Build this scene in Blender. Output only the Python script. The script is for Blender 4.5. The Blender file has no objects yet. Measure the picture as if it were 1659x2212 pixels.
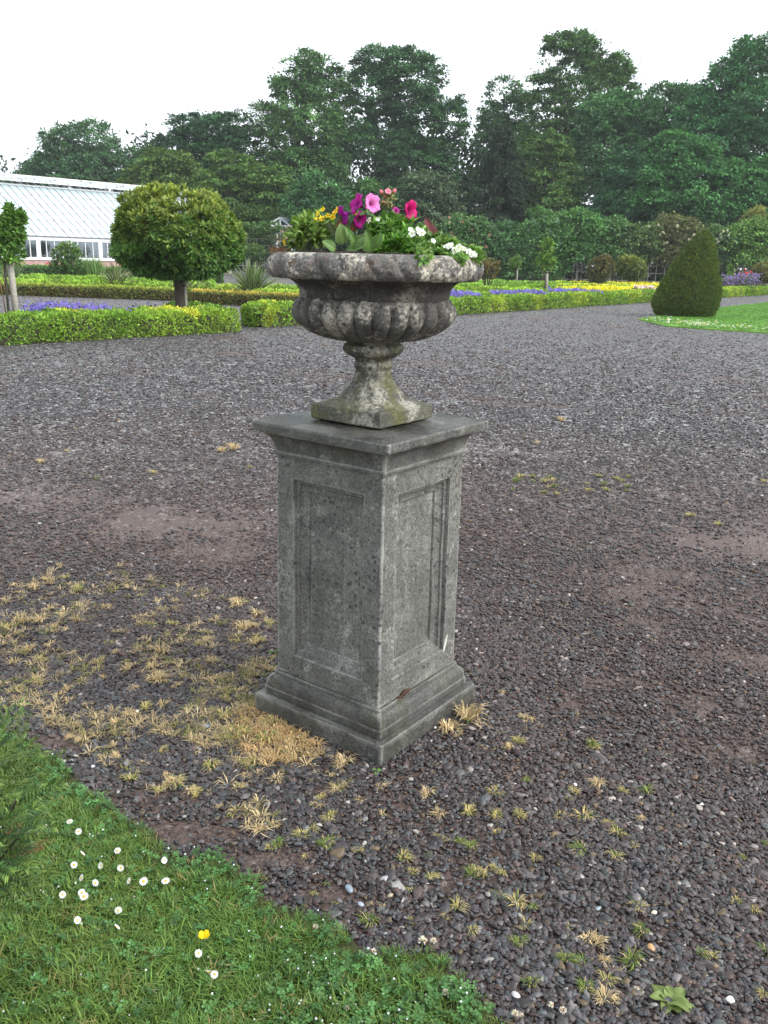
import bpy, math, random
import numpy as np
from mathutils import Matrix, Vector

SC = bpy.context.scene
COL = SC.collection
PI = math.pi

# ------------------------------------------------------------------ camera
F, PITCH, ROLL, HC = 1900.0, 0.2816, 0.0248, 1.6     # focal length in units of a 1659 x 2212 frame
fw = np.array([0, math.cos(PITCH), -math.sin(PITCH)])
_rt = np.array([1.0, 0, 0]); _up = np.cross(_rt, fw)
rt = math.cos(ROLL)*_rt + math.sin(ROLL)*_up
up = -math.sin(ROLL)*_rt + math.cos(ROLL)*_up
cam_d = bpy.data.cameras.new('camera'); cam = bpy.data.objects.new('camera', cam_d); COL.objects.link(cam)
cam_d.sensor_fit = 'VERTICAL'; cam_d.sensor_height = 24.0; cam_d.lens = 24.0*F/2212
cam_d.clip_start = 0.05; cam_d.clip_end = 3000
M = Matrix.Identity(4)
for i in range(3):
    M[i][0], M[i][1], M[i][2] = rt[i], up[i], -fw[i]
M[2][3] = HC
cam.matrix_world = M
SC.camera = cam

# ------------------------------------------------------------------ world, sun, exposure
SUN_DIR = Vector((0.85, -0.32, 0.66)).normalized()   # towards the sun
elev = math.asin(SUN_DIR.z); azim = math.atan2(SUN_DIR.x, SUN_DIR.y)
W = bpy.data.worlds.new('World'); SC.world = W; W.use_nodes = True
wn, wl = W.node_tree.nodes, W.node_tree.links
wn.clear()
sky = wn.new('ShaderNodeTexSky'); sky.sky_type = 'NISHITA'; sky.sun_disc = False
sky.sun_elevation = elev; sky.sun_rotation = azim; sky.dust_density = 4.0; sky.air_density = 1.0
hs = wn.new('ShaderNodeHueSaturation'); hs.inputs['Saturation'].default_value = 0.25
mx = wn.new('ShaderNodeMix'); mx.data_type = 'RGBA'; mx.inputs[0].default_value = 0.85   # cloud layer over the sky
mx.inputs[7].default_value = (5.1, 5.45, 5.85, 1)
bg = wn.new('ShaderNodeBackground'); bg.inputs['Strength'].default_value = 0.13
wo = wn.new('ShaderNodeOutputWorld')
wl.new(sky.outputs[0], hs.inputs['Color']); wl.new(hs.outputs[0], mx.inputs[6])
wl.new(mx.outputs[2], bg.inputs[0]); wl.new(bg.outputs[0], wo.inputs[0])
sd = bpy.data.lights.new('sun', 'SUN'); sd.energy = 1.5; sd.angle = math.radians(38); sd.color = (1.0, 0.97, 0.92)
so = bpy.data.objects.new('sun', sd); COL.objects.link(so)
so.rotation_euler = SUN_DIR.to_track_quat('Z', 'Y').to_euler(); so.location = (8, -4, 12)
vs = SC.view_settings
SC.display_settings.display_device = 'sRGB'
vs.view_transform = 'Standard'; vs.look = 'None'; vs.gamma = 1; vs.exposure = 1.36; vs.use_curve_mapping = False
SC.cycles.max_bounces = 6; SC.cycles.diffuse_bounces = 3; SC.cycles.glossy_bounces = 2
SC.cycles.transparent_max_bounces = 6; SC.cycles.volume_bounces = 0
SC.cycles.use_denoising = True

# ------------------------------------------------------------------ helpers
def at(x, y, Y):
    """the point at depth Y that lies along the sight line (x, y) of the survey frame"""
    d = fw*F + rt*(x-829.5) - up*(y-1106); return np.array([0, 0, HC]) + d*(Y/d[1])
def gp(x, y, z=0.0):
    d = fw*F + rt*(x-829.5) - up*(y-1106); return np.array([0, 0, HC]) + d*((z-HC)/d[2])
def rng(seed): return np.random.default_rng(seed)
def unit(v): return v/np.maximum(np.linalg.norm(v, axis=-1, keepdims=True), 1e-9)
def vnoise(P, scale=1.0, seed=0):
    P = np.asarray(P, float)*scale + seed*17.31; i = np.floor(P).astype(np.int64); f = P-i; f = f*f*(3-2*f)
    def h(a):
        n = (a[:, 0]*73856093) ^ (a[:, 1]*19349663) ^ (a[:, 2]*83492791) ^ (seed*2654435)
        n = (n ^ (n >> 13))*1274126177 & 0x7fffffff; n = (n ^ (n >> 15))*40503 & 0x7fffffff
        return (n % 65536)/65535.0
    out = 0
    for dx in (0, 1):
        for dy in (0, 1):
            for dz in (0, 1):
                w = (f[:, 0] if dx else 1-f[:, 0])*(f[:, 1] if dy else 1-f[:, 1])*(f[:, 2] if dz else 1-f[:, 2])
                out = out + w*h(i+np.array([dx, dy, dz]))
    return out
def fbm(P, scale=1.0, seed=0, n=3):
    return sum(vnoise(P, scale*2**k, seed+k)*0.5**k for k in range(n))/sum(0.5**k for k in range(n))

WLOC = {}
def wl_of(o):
    return WLOC.get(o.name, np.zeros(3)) if o is not None else np.zeros(3)
def tag(o, label=None, cat=None, group=None, kind=None):
    if label: o['label'] = label
    if cat: o['category'] = cat
    if group: o['group'] = group
    if kind: o['kind'] = kind
    return o
def thing(name, label, cat, loc=(0, 0, 0), rz=0.0, group=None):
    o = bpy.data.objects.new(name, None); COL.objects.link(o); o.empty_display_size = 0.1
    o.location = loc; o.rotation_euler = (0, 0, rz)
    WLOC[o.name] = np.array(loc, float) if rz == 0 else np.zeros(3)
    return tag(o, label, cat, group)
def mesh(name, V, polys, mat=None, col=None, smooth=False):
    """one mesh datablock; polys is a list of (n,k) arrays or lists of index tuples"""
    V = np.asarray(V, np.float32).reshape(-1, 3)
    me = bpy.data.meshes.new(name)
    if not isinstance(polys, list) or (len(polys) and not hasattr(polys[0], 'ndim')):
        if isinstance(polys, list):
            by = {}
            for p in polys: by.setdefault(len(p), []).append(p)
            polys = [np.array(v, np.int32) for v in by.values()]
        else:
            polys = [polys]
    polys = [np.asarray(p, np.int32) for p in polys if len(p)]
    nl = sum(p.size for p in polys); npoly = sum(len(p) for p in polys)
    me.vertices.add(len(V)); me.vertices.foreach_set('co', V.ravel())
    me.loops.add(nl); me.loops.foreach_set('vertex_index', np.concatenate([p.ravel() for p in polys]))
    tot = np.concatenate([np.full(len(p), p.shape[1], np.int32) for p in polys])
    st = np.concatenate([[0], np.cumsum(tot)[:-1]]).astype(np.int32)
    me.polygons.add(npoly); me.polygons.foreach_set('loop_start', st)
    try: me.polygons.foreach_set('loop_total', tot)
    except Exception: pass
    me.polygons.foreach_set('use_smooth', np.full(npoly, bool(smooth)))
    if col is not None:
        a = me.color_attributes.new('Col', 'FLOAT_COLOR', 'POINT')
        c = np.ones((len(V), 4), np.float32); c[:, :3] = col
        a.data.foreach_set('color', c.ravel())
    if mat: me.materials.append(mat)
    me.update(calc_edges=True); me.validate()
    return me
def mk(name, V, polys, mat=None, parent=None, col=None, smooth=False, local=False):
    V = np.asarray(V, float).reshape(-1, 3)
    if parent is not None and not local: V = V - wl_of(parent)
    o = bpy.data.objects.new(name, mesh(name, V, polys, mat, col, smooth)); COL.objects.link(o)
    if parent is not None:
        o.parent = parent
        WLOC[o.name] = wl_of(parent)
    return o
class MB:
    """gathers plain shapes into one mesh"""
    def __init__(s): s.V = []; s.P = []; s.n = 0
    def add(s, V, P):
        V = np.asarray(V, float).reshape(-1, 3)
        s.P += [tuple(int(i)+s.n for i in p) for p in P]; s.V.append(V); s.n += len(V); return s
    def box(s, a, b):
        (x0, y0, z0), (x1, y1, z1) = a, b
        V = [(x0, y0, z0), (x1, y0, z0), (x1, y1, z0), (x0, y1, z0), (x0, y0, z1), (x1, y0, z1), (x1, y1, z1), (x0, y1, z1)]
        return s.add(V, [(0, 3, 2, 1), (4, 5, 6, 7), (0, 1, 5, 4), (1, 2, 6, 5), (2, 3, 7, 6), (3, 0, 4, 7)])
    def bar(s, p, q, w, h=None, upv=(0, 0, 1)):
        p, q = np.array(p, float), np.array(q, float); h = h or w
        d = unit(q-p); u = np.array(upv, float)
        if abs(d@u) > .95: u = np.array([1., 0, 0])
        a = unit(np.cross(d, u)); b = np.cross(a, d)
        V = [e + sx*a*w/2 + sy*b*h/2 for e in (p, q) for sx, sy in ((-1, -1), (1, -1), (1, 1), (-1, 1))]
        return s.add(V, [(0, 1, 2, 3), (7, 6, 5, 4), (0, 4, 5, 1), (1, 5, 6, 2), (2, 6, 7, 3), (3, 7, 4, 0)])
    def tube(s, pts, rad, n=7):
        pts = np.asarray(pts, float); rad = np.broadcast_to(rad, len(pts)); V = []; P = []
        for i, c in enumerate(pts):
            d = unit(pts[min(i+1, len(pts)-1)]-pts[max(i-1, 0)])
            u = np.array([0, 0, 1.]) if abs(d[2]) < .9 else np.array([1., 0, 0])
            a = unit(np.cross(d, u)); b = np.cross(a, d)
            for k in range(n):
                t = 2*PI*k/n; V.append(c + rad[i]*(math.cos(t)*a+math.sin(t)*b))
        for i in range(len(pts)-1):
            for k in range(n):
                P.append((i*n+k, i*n+(k+1) % n, (i+1)*n+(k+1) % n, (i+1)*n+k))
        P.append(tuple(range(n))[::-1]); P.append(tuple((len(pts)-1)*n+k for k in range(n)))
        return s.add(V, P)
    def build(s, name, mat, parent=None, smooth=False, local=False):
        return mk(name, np.concatenate(s.V), s.P, mat, parent, None, smooth, local)
def rep(o, parent, **kw):
    """another piece that shares o's mesh"""
    c = o.copy(); COL.objects.link(c); c.parent = parent
    for k, v in kw.items(): setattr(c, k, v)
    return c

# ------------------------------------------------------------------ materials
class NT:
    def __init__(s, name):
        s.m = bpy.data.materials.new(name); s.m.use_nodes = True; s.t = s.m.node_tree; s.t.nodes.clear()
        s.out = s.t.nodes.new('ShaderNodeOutputMaterial')
    def n(s, typ, ins=None, **props):
        nd = s.t.nodes.new('ShaderNode'+typ)
        for k, v in props.items(): setattr(nd, k, v)
        for k, v in (ins or {}).items():
            sk = nd.inputs[k]
            if hasattr(v, 'is_output'): s.t.links.new(v, sk)
            elif hasattr(v, 'outputs'): s.t.links.new(v.outputs[0], sk)
            else:
                if isinstance(v, (tuple, list)) and len(v) == 3 and sk.type == 'RGBA': v = (*v, 1)
                sk.default_value = v
        return nd
    def noise(s, co, scale, detail=4, rough=.55, dist=0): return s.n('TexNoise', {'Vector': co, 'Scale': scale, 'Detail': detail, 'Roughness': rough, 'Distortion': dist}).outputs[0]
    def ramp(s, f, a, b, lo=0.0, hi=1.0):
        return s.n('MapRange', {0: f, 1: a, 2: b, 3: lo, 4: hi}, clamp=True).outputs[0]
    def mix(s, f, a, b, mode='MIX'):
        nd = s.n('Mix', data_type='RGBA', blend_type=mode)
        for k, v in ((0, f), (6, a), (7, b)):
            if hasattr(v, 'is_output'): s.t.links.new(v, nd.inputs[k])
            elif isinstance(v, (tuple, list)): nd.inputs[k].default_value = (*v[:3], 1)
            else: nd.inputs[k].default_value = v if k == 0 else (v, v, v, 1)
        return nd.outputs[2]
    def math(s, op, a, b=0.0):
        return s.n('Math', {0: a, 1: b}, operation=op).outputs[0]
    def scaled(s, co, sc): return s.n('Mapping', {'Vector': co, 'Scale': sc}).outputs[0]
    def obj(s): return s.n('TexCoord').outputs['Object']
    def pos(s): return s.n('NewGeometry').outputs['Position']
    def bsdf(s, color, rough=.7, bump=None, strength=.5, dist=.01, spec=.5, **ins):
        p = s.n('BsdfPrincipled', {'Base Color': color, 'Roughness': rough, 'Specular IOR Level': spec, **ins})
        if bump is not None: s.t.links.new(s.n('Bump', {'Height': bump, 'Strength': strength, 'Distance': dist}).outputs[0], p.inputs['Normal'])
        s.t.links.new(p.outputs[0], s.out.inputs[0]); return p
def plain(name, c, rough=.6, var=.25, scale=20, bump=.2, spec=.5, dist=.003):
    t = NT(name); co = t.obj(); nz = t.noise(co, scale, 5)
    f = t.ramp(nz, .25, .75, 1-var, 1+var); t.bsdf(t.mix(1.0, c, t.n('CombineColor', {0: f, 1: f, 2: f}).outputs[0], 'MULTIPLY'), rough, nz, bump, dist, spec)
    return t.m
def leafmat(name, inst=False, trans=.22, rough=.5, spec=.35, attr=None):
    t = NT(name)
    a = t.n('Attribute', attribute_name=attr or ('tint' if inst else 'Col'), attribute_type='INSTANCER' if inst else 'GEOMETRY').outputs['Color']
    p = t.n('BsdfPrincipled', {'Base Color': a, 'Roughness': rough, 'Specular IOR Level': spec})
    tr = t.n('BsdfTranslucent', {'Color': t.mix(1.0, a, (1.15, 1.25, .6), 'MULTIPLY')})
    t.t.links.new(t.n('MixShader', {0: trans, 1: p, 2: tr}).outputs[0], t.out.inputs[0]); return t.m
LEAF = leafmat('leaf_surface'); PETAL = leafmat('petal_surface', trans=.3, rough=.6, spec=.2)
FARLEAF = leafmat('tree_leaf_surface', trans=.12, rough=.75, spec=.12)
BLADE = leafmat('grass_blade_surface', inst=True); DRY = leafmat('dry_grass_surface', trans=.15, rough=.7, spec=.2)
CLOVER = leafmat('clover_surface', inst=True, trans=.15, rough=.5)
BARK = plain('bark', (.06, .05, .04), .85, .4, 14, .8, .2, .02)
PALEBARK = plain('pale_bark', (.13, .12, .10), .85, .4, 10, .6, .2, .02)
TWIG = plain('twig_wood', (.05, .042, .028), .9, .3)
STAKEW = plain('weathered_stake_wood', (.30, .28, .24), .8, .3, 30, .5)
CANE = plain('bamboo_cane', (.22, .13, .06), .6, .3)
RUBBER = plain('black_rubber_tie', (.02, .02, .02), .6, .1)
WHITEP = plain('white_painted_wood', (.72, .74, .74), .45, .12, 6, .15)
DIRTYP = plain('flaking_white_paint', (.58, .58, .55), .6, .5, 9, .3)
TRELW = plain('grey_trellis_wood', (.28, .27, .24), .8, .25, 20, .4)
SOIL = plain('dark_soil', (.022, .017, .013), .95, .5, 60, 1.0, .2, .01)
DARKMET = plain('grey_lead_flashing', (.13, .14, .15), .5, .3)

def stone(name, dark, mid, pale, spots=1.0, lich=.5, moss=.3, rust=0.0, streak=.5, rough=.72, shift=0.0, rustcol=(.085, .04, .018), blot=1.0, wet=0.0):
    t = NT(name); co = t.obj(); co = t.n('Mapping', {'Vector': co, 'Location': (shift, shift*.7, shift*.3)}).outputs[0]
    big = t.noise(co, 5, 6, .6)
    c = t.mix(t.ramp(big, .33, .66), dark, mid)
    st = t.noise(t.scaled(co, (16, 16, 1.4)), 1.0, 5, .6)
    c = t.mix(t.math('MULTIPLY', t.ramp(st, .42, .70), streak), c, dark)
    c = t.mix(t.math('MULTIPLY', t.ramp(t.noise(t.scaled(co, (22, 22, 1.1)), 1.0, 4), .56, .72), streak*.7), c, pale)
    fine = t.noise(co, 75, 6, .75); crust = t.noise(co, 42, 7, .72); gate = t.noise(co, 8.5, 5, .6, .4)
    fs = t.math('ADD', t.math('MULTIPLY', gate, 1.15), t.math('MULTIPLY', fine, .85))          # large patches broken up by fine grain
    plm = t.math('MULTIPLY', t.ramp(fs, 1.13-.20*lich, 1.25-.20*lich), min(1, .25+lich)); c = t.mix(plm, c, pale)
    gate2 = t.noise(co, 6.2, 5, .6, .3)
    dk = t.math('ADD', t.math('MULTIPLY', gate2, 1.1), t.math('MULTIPLY', crust, .9)); c = t.mix(t.ramp(dk, 1.08, 1.22, 0, .75*blot), c, tuple(.55*x for x in dark))
    ms = t.math('MULTIPLY', t.ramp(t.math('ADD', t.noise(co, 7.5, 5, .6), t.math('MULTIPLY', fine, .5)), .72, .84), moss); c = t.mix(ms, c, (.085, .085, .022))
    pl = crust; gr = t.noise(co, 135, 4, .8); g = t.ramp(gr, .33, .67, .42, 1.62)
    c = t.mix(1.0, c, t.n('CombineColor', {0: g, 1: g, 2: g}).outputs[0], 'MULTIPLY')
    g2 = t.ramp(crust, .33, .67, .70, 1.28)
    c = t.mix(1.0, c, t.n('CombineColor', {0: g2, 1: g2, 2: g2}).outputs[0], 'MULTIPLY')
    ew = t.math('MULTIPLY', t.n('Attribute', attribute_name='wear_and_highlight').outputs['Fac'], t.ramp(t.math('ADD', gate, t.math('MULTIPLY', fine, .6)), .66, .86, .0, .85)); c = t.mix(ew, c, tuple(min(.5, 1.05*x) for x in pale))
    sp = 0
    if spots:
        jit = t.n('VectorMath', {0: co, 1: t.n('VectorMath', {0: t.n('TexNoise', {'Vector': co, 'Scale': 60.0}).outputs[1], 1: (.012, .012, .012)}, operation='MULTIPLY').outputs[0]}, operation='ADD').outputs[0]
        v = t.n('TexVoronoi', {'Vector': jit, 'Scale': 48.0}); v2 = t.n('TexVoronoi', {'Vector': jit, 'Scale': 90.0})
        gate = t.ramp(t.noise(co, 6, 5), .40, .56)
        a = t.math('MULTIPLY', t.ramp(v.outputs[0], .34, .26), t.math('MULTIPLY', gate, t.ramp(v.outputs[1], .35, .42)))
        b = t.math('MULTIPLY', t.ramp(v2.outputs[0], .30, .2), t.ramp(t.noise(co, 9, 4), .44, .56))
        sp = t.math('MULTIPLY', t.math('MAXIMUM', a, t.math('MULTIPLY', b, .8)), spots)
        c = t.mix(t.math('MULTIPLY', sp, .85), c, (.035, .035, .032))
    if rust:
        r = t.math('MULTIPLY', t.ramp(t.noise(co, 16, 8, .68), .56, .61), t.math('MULTIPLY', t.ramp(t.noise(co, 4.5, 3), .44, .58), rust)); c = t.mix(r, c, rustcol)
    rg_ = t.ramp(big, .3, .7, rough-.12, rough+.1)
    if wet:      # rain water lying on the flat top
        nz_ = t.n('SeparateXYZ', {0: t.n('NewGeometry').outputs['Normal']}).outputs[2]
        wm_ = t.math('MULTIPLY', t.ramp(nz_, .90, .97), t.ramp(t.noise(co, 3.5, 5, .6), .38, .56)); wm_ = t.math('MULTIPLY', wm_, wet)
        c = t.mix(wm_, c, t.mix(1.0, c, (.50, .50, .50), 'MULTIPLY')); rg_ = t.n('Mix', {0: wm_, 2: rg_, 3: .10}).outputs[0]
    h = t.math('ADD', t.math('MULTIPLY', gr, .5), t.math('ADD', pl, t.math('MULTIPLY', t.noise(co, 40, 6, .7), .9)))
    t.bsdf(c, rg_, h, .75, .006, .4); return t.m
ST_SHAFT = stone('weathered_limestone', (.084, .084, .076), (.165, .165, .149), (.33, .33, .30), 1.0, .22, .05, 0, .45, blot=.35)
ST_CAP = stone('wet_limestone_slab', (.050, .050, .045), (.105, .105, .096), (.27, .27, .245), .5, .22, .18, 0, .25, .55, 3.1, blot=.7, wet=1.0)
ST_BASE = stone('damp_limestone_base', (.040, .040, .036), (.088, .088, .080), (.21, .21, .19), .7, .15, .15, 0, .3, .58, 1.7, blot=.8)
ST_BOWL = stone('lichened_urn_stone', (.045, .043, .041), (.125, .120, .110), (.34, .32, .27), .9, .62, .08, .10, .15, .78, 5.3)
ST_NECK = stone('dark_urn_stone', (.024, .022, .021), (.062, .058, .053), (.23, .215, .185), .8, .48, .12, .6, .4, .8, 2.9, (.05, .038, .02))  # neck stone, darker in tone than the bowl and rim
ST_RIM = stone('lichened_rim_stone', (.060, .058, .054), (.150, .142, .130), (.42, .39, .32), .7, .78, .04, 1.0, .05, .8, 8.8)
ST_FOOT = stone('mossy_urn_stone', (.040, .042, .030), (.110, .110, .088), (.31, .30, .25), .5, .66, .85, 0, .25, .78, 6.1)

# ------------------------------------------------------------------ the ground
def gravel_mat():
    t = NT('gravel_ground'); co = t.pos()
    v = t.n('TexVoronoi', {'Vector': co, 'Scale': 62.0}); v3 = t.n('TexVoronoi', {'Vector': co, 'Scale': 17.0})
    rnd = t.n('SeparateColor', {0: v.outputs[1]}).outputs
    peb = t.mix(rnd[0], (.018, .016, .017), (.062, .057, .060))
    peb = t.mix(t.ramp(rnd[1], .93, .94), peb, (.62, .60, .57))
    r3 = t.n('SeparateColor', {0: v3.outputs[1]}).outputs
    peb = t.mix(t.ramp(r3[1], .90, .92, 0, .45), peb, (.50, .49, .47))
    peb = t.mix(t.ramp(t.noise(co, 3.2, 6, .7), .35, .7, 0, .5), peb, (.050, .046, .049))
    dirt = t.mix(t.noise(co, 30, 6, .7), (.068, .043, .034), (.122, .079, .064))
    d = t.ramp(t.noise(co, .55, 6, .62), .56, .66, 0, .75)
    near = t.n('SeparateXYZ', {0: co}).outputs[1]
    d = t.math('MAXIMUM', d, t.ramp(near, 9, 5, 0, .85))
    c = t.mix(d, peb, dirt)
    h = t.math('SUBTRACT', t.math('MULTIPLY', t.noise(co, 45, 6, .7), .8), t.math('MULTIPLY', v.outputs[0], 1.0))
    t.bsdf(c, .55, h, .9, .012, .4); return t.m
g_ = 240.0
ground = mk('gravel_ground', [(-g_, -25, 0), (g_, -25, 0), (g_, 2*g_-60, 0), (-g_, 2*g_-60, 0)], [(0, 1, 2, 3)], gravel_mat())
tag(ground, 'dark purple grey gravel with bare reddish earth patches', 'gravel', kind='structure')

def inpoly(P, poly):
    x, y = P[:, 0], P[:, 1]; c = np.zeros(len(P), bool); n = len(poly)
    for i in range(n):
        (x0, y0), (x1, y1) = poly[i][:2], poly[(i+1) % n][:2]
        c ^= ((y0 > y) != (y1 > y)) & (x < (x1-x0)*(y-y0)/((y1-y0) or 1e-12)+x0)
    return c
edge_px = [(0, 1585), (70, 1610), (130, 1640), (190, 1690), (240, 1745), (330, 1800), (400, 1852), (480, 1880), (560, 1912), (610, 1960), (690, 1995), (760, 2040), (860, 2052), (960, 2082), (1010, 2120), (1045, 2160), (1080, 2212)]
edge = [gp(*p)[:2] for p in edge_px]
_e = []
for a_, b_ in zip(edge[:-1], edge[1:]):
    for u in np.linspace(0, 1, 9)[:-1]: q = a_+(b_-a_)*u; _e.append(q+(np.array([fbm(np.array([[*q, 0.]]), 9, 4)[0], fbm(np.array([[*q, 5.]]), 9, 6)[0]])-.5)*.11)
edge = _e+[edge[-1]]
LAWN1 = [(-3.4, 3.6), (-2.2, 3.12)] + [tuple(e) for e in edge] + [(.36, 1.30), (.5, .7), (-3.4, .4)]
LAWN2 = [tuple(gp(*p)[:2]) for p in ((1378, 691), (1440, 706), (1520, 712), (1659, 721))] + [(16, 18.8), (40, 12), (60, 40), (40, 66), (24, 51.5)] + [tuple(gp(*p)[:2]) for p in ((1659, 655), (1600, 661), (1550, 668), (1480, 680), (1420, 686))]
def turf_mat(name, a, b, sc):
    t = NT(name); co = t.pos(); n1 = t.noise(co, sc, 6, .65); n2 = t.noise(co, .35, 4)
    c = t.mix(t.ramp(n1, .3, .7), a, b); c = t.mix(t.ramp(n2, .4, .7, 0, .35), c, (.20, .26, .07))
    t.bsdf(c, .8, n1, .8, .02, .2); return t.m
def sheet(name, poly, z, mat, label):
    V = [(x, y, z) for x, y in poly]; n = len(V)
    V += [(x, y, -.02) for x, y in poly]
    o = mk(name, V, [tuple(range(n))]+[(i, i+n, (i+1) % n+n, (i+1) % n) for i in range(n)], mat); tag(o, label, 'lawn', kind='structure')
    return o
sheet('lawn_ground', LAWN1, .006, turf_mat('turf_soil', (.030, .026, .014), (.048, .052, .020), 40), 'damp lawn soil under the grass beside the gravel')
sheet('lawn_ground', LAWN2, .03, turf_mat('mown_turf', (.100, .225, .032), (.150, .300, .050), 9), 'smooth bright green mown lawn around the yew cone')

# ------------------------------------------------------------------ scatter of stuff by instancing
SRC = {}
def source(name, objs):
    c = bpy.data.collections.new(name)
    for o in objs:
        COL.objects.unlink(o) if o.name in COL.objects else None
        c.objects.link(o)
    SRC[name] = c; return c
def scatter(name, label, cat, P, rot, scl, idx, tint, coll):
    P = np.asarray(P, np.float32); me = bpy.data.meshes.new(name); me.vertices.add(len(P)); me.vertices.foreach_set('co', P.ravel())
    for nm, ty, ar, key in (('rot', 'FLOAT_VECTOR', rot, 'vector'), ('scl', 'FLOAT_VECTOR', scl, 'vector'), ('idx', 'INT', idx, 'value'), ('tint', 'FLOAT_COLOR', None, 'color')):
        a = me.attributes.new(nm, ty, 'POINT')
        if nm == 'tint': ar = np.concatenate([tint, np.ones((len(P), 1))], 1)
        ar = np.asarray(ar, np.int32 if ty == 'INT' else np.float32)
        a.data.foreach_set(key, ar.ravel())
    o = bpy.data.objects.new(name, me); COL.objects.link(o); tag(o, label, cat, kind='stuff')
    ng = bpy.data.node_groups.new(name+'_nodes', 'GeometryNodeTree')
    ng.interface.new_socket('Geometry', in_out='INPUT', socket_type='NodeSocketGeometry'); ng.interface.new_socket('Geometry', in_out='OUTPUT', socket_type='NodeSocketGeometry')
    N, L = ng.nodes, ng.links
    gi, go = N.new('NodeGroupInput'), N.new('NodeGroupOutput')
    ci = N.new('GeometryNodeCollectionInfo'); ci.inputs['Collection'].default_value = coll; ci.inputs['Separate Children'].default_value = True; ci.inputs['Reset Children'].default_value = True
    ip = N.new('GeometryNodeInstanceOnPoints'); ip.inputs['Pick Instance'].default_value = True
    def na(nm, ty):
        a = N.new('GeometryNodeInputNamedAttribute'); a.data_type = ty; a.inputs['Name'].default_value = nm; return a.outputs['Attribute']
    L.new(gi.outputs[0], ip.inputs['Points']); L.new(ci.outputs[0], ip.inputs['Instance'])
    L.new(na('idx', 'INT'), ip.inputs['Instance Index'])
    e2r = N.new('FunctionNodeEulerToRotation'); L.new(na('rot', 'FLOAT_VECTOR'), e2r.inputs[0]); L.new(e2r.outputs[0], ip.inputs['Rotation'])
    L.new(na('scl', 'FLOAT_VECTOR'), ip.inputs['Scale']); L.new(ip.outputs[0], go.inputs[0])
    md = o.modifiers.new('scatter', 'NODES'); md.node_group = ng
    return o

# pebbles
def pebble_mat():
    t = NT('wet_pebble'); a = t.n('Attribute', attribute_name='tint', attribute_type='INSTANCER').outputs['Color']
    nz = t.noise(t.obj(), 3.0, 5, .6); f = t.ramp(nz, .3, .7, .75, 1.3)
    t.bsdf(t.mix(1.0, a, t.n('CombineColor', {0: f, 1: f, 2: f}).outputs[0], 'MULTIPLY'), .45, None, spec=.32); return t.m
PEB = pebble_mat()
def ico():
    g = (1+5**.5)/2
    V = unit(np.array([(-1, g, 0), (1, g, 0), (-1, -g, 0), (1, -g, 0), (0, -1, g), (0, 1, g), (0, -1, -g), (0, 1, -g), (g, 0, -1), (g, 0, 1), (-g, 0, -1), (-g, 0, 1)], float))
    Fc = [(0, 11, 5), (0, 5, 1), (0, 1, 7), (0, 7, 10), (0, 10, 11), (1, 5, 9), (5, 11, 4), (11, 10, 2), (10, 7, 6), (7, 1, 8), (3, 9, 4), (3, 4, 2), (3, 2, 6), (3, 6, 8), (3, 8, 9), (4, 9, 5), (2, 4, 11), (6, 2, 10), (8, 6, 7), (9, 8, 1)]
    return V, Fc
def ico2():
    V, Fc = ico(); V = [tuple(v) for v in V]; out = []; mid = {}
    def m(a, b):
        k = (min(a, b), max(a, b))
        if k not in mid: mid[k] = len(V); V.append(tuple(unit((np.array(V[a])+np.array(V[b]))/2)))
        return mid[k]
    for a, b, c in Fc:
        x, y, z = m(a, b), m(b, c), m(c, a); out += [(a, x, z), (x, b, y), (z, y, c), (x, y, z)]
    return np.array(V), out
IV, IF = ico2()
R = rng(5); pebs = []
for k in range(7):
    V = IV*(1+.55*(vnoise(IV+k*9.1, 1.7, k)[:, None]-.5)*2)*np.array([.64, .47, .24])
    pebs.append(mk('pebble', V, IF, PEB, smooth=True))
source('pebble_kinds', pebs)
BODYC = np.array([-.0483, 2.933]); BROT = .1442
def in_ped(P, h):
    d = P[:, :2]-BODYC; a = BROT+PI/4
    u = d[:, 0]*math.cos(a)+d[:, 1]*math.sin(a); v = -d[:, 0]*math.sin(a)+d[:, 1]*math.cos(a)
    return (abs(u) < h) & (abs(v) < h)
# bare earth patches (position, radii)
BARE = [(gp(1560, 1330), .75, .62), (gp(1480, 1520), .5, .3), (gp(420, 1140), .6, .42), (gp(1500, 1360), .62, .5), (gp(1380, 1240), .5, .22), (gp(1600, 1560), .3, .22), (gp(1440, 1300), .55, .42), (gp(1600, 1420), .40, .28), (gp(1330, 1480), .28, .15), (gp(1560, 1620), .26, .16), (gp(440, 1150), .42, .32), (gp(330, 1110), .3, .2), (gp(500, 1190), .3, .22),
        (gp(130, 1600), .22, .09), (gp(300, 1720), .22, .07), (gp(420, 1800), .2, .06), (gp(590, 1860), .2, .06), (gp(700, 1930), .14, .05), (gp(120, 1075), .4, .25), (gp(1620, 1180), .4, .3), (gp(1180, 1960), .07, .03), (gp(1420, 2010), .06, .04)]
def bare(P):
    b = np.zeros(len(P))
    for c, rx, ry in BARE:
        q = np.sqrt(((P[:, 0]-c[0])/rx)**2+((P[:, 1]-c[1])/ry)**2); b = np.maximum(b, np.clip(1.25-q*.8, 0, 1))
    P3 = np.column_stack([P[:, :2], np.zeros(len(P))])
    return np.clip(b*(.35+1.0*fbm(P3, 5.0, 3))+np.clip((fbm(P3, 2.2, 8)-.57)*3.6, 0, .9), 0, 1)
def wedge(n, r0, r1, R, power):
    # radius density so that the count per area falls with distance
    u = R.random(n)
    r = (r0**(2-power)+u*(r1**(2-power)-r0**(2-power)))**(1/(2-power)) if power != 2 else r0*(r1/r0)**u
    th = (R.random(n)-.5)*1.30
    return np.column_stack([r*np.sin(th), r*np.cos(th), np.zeros(n)]), r
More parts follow.
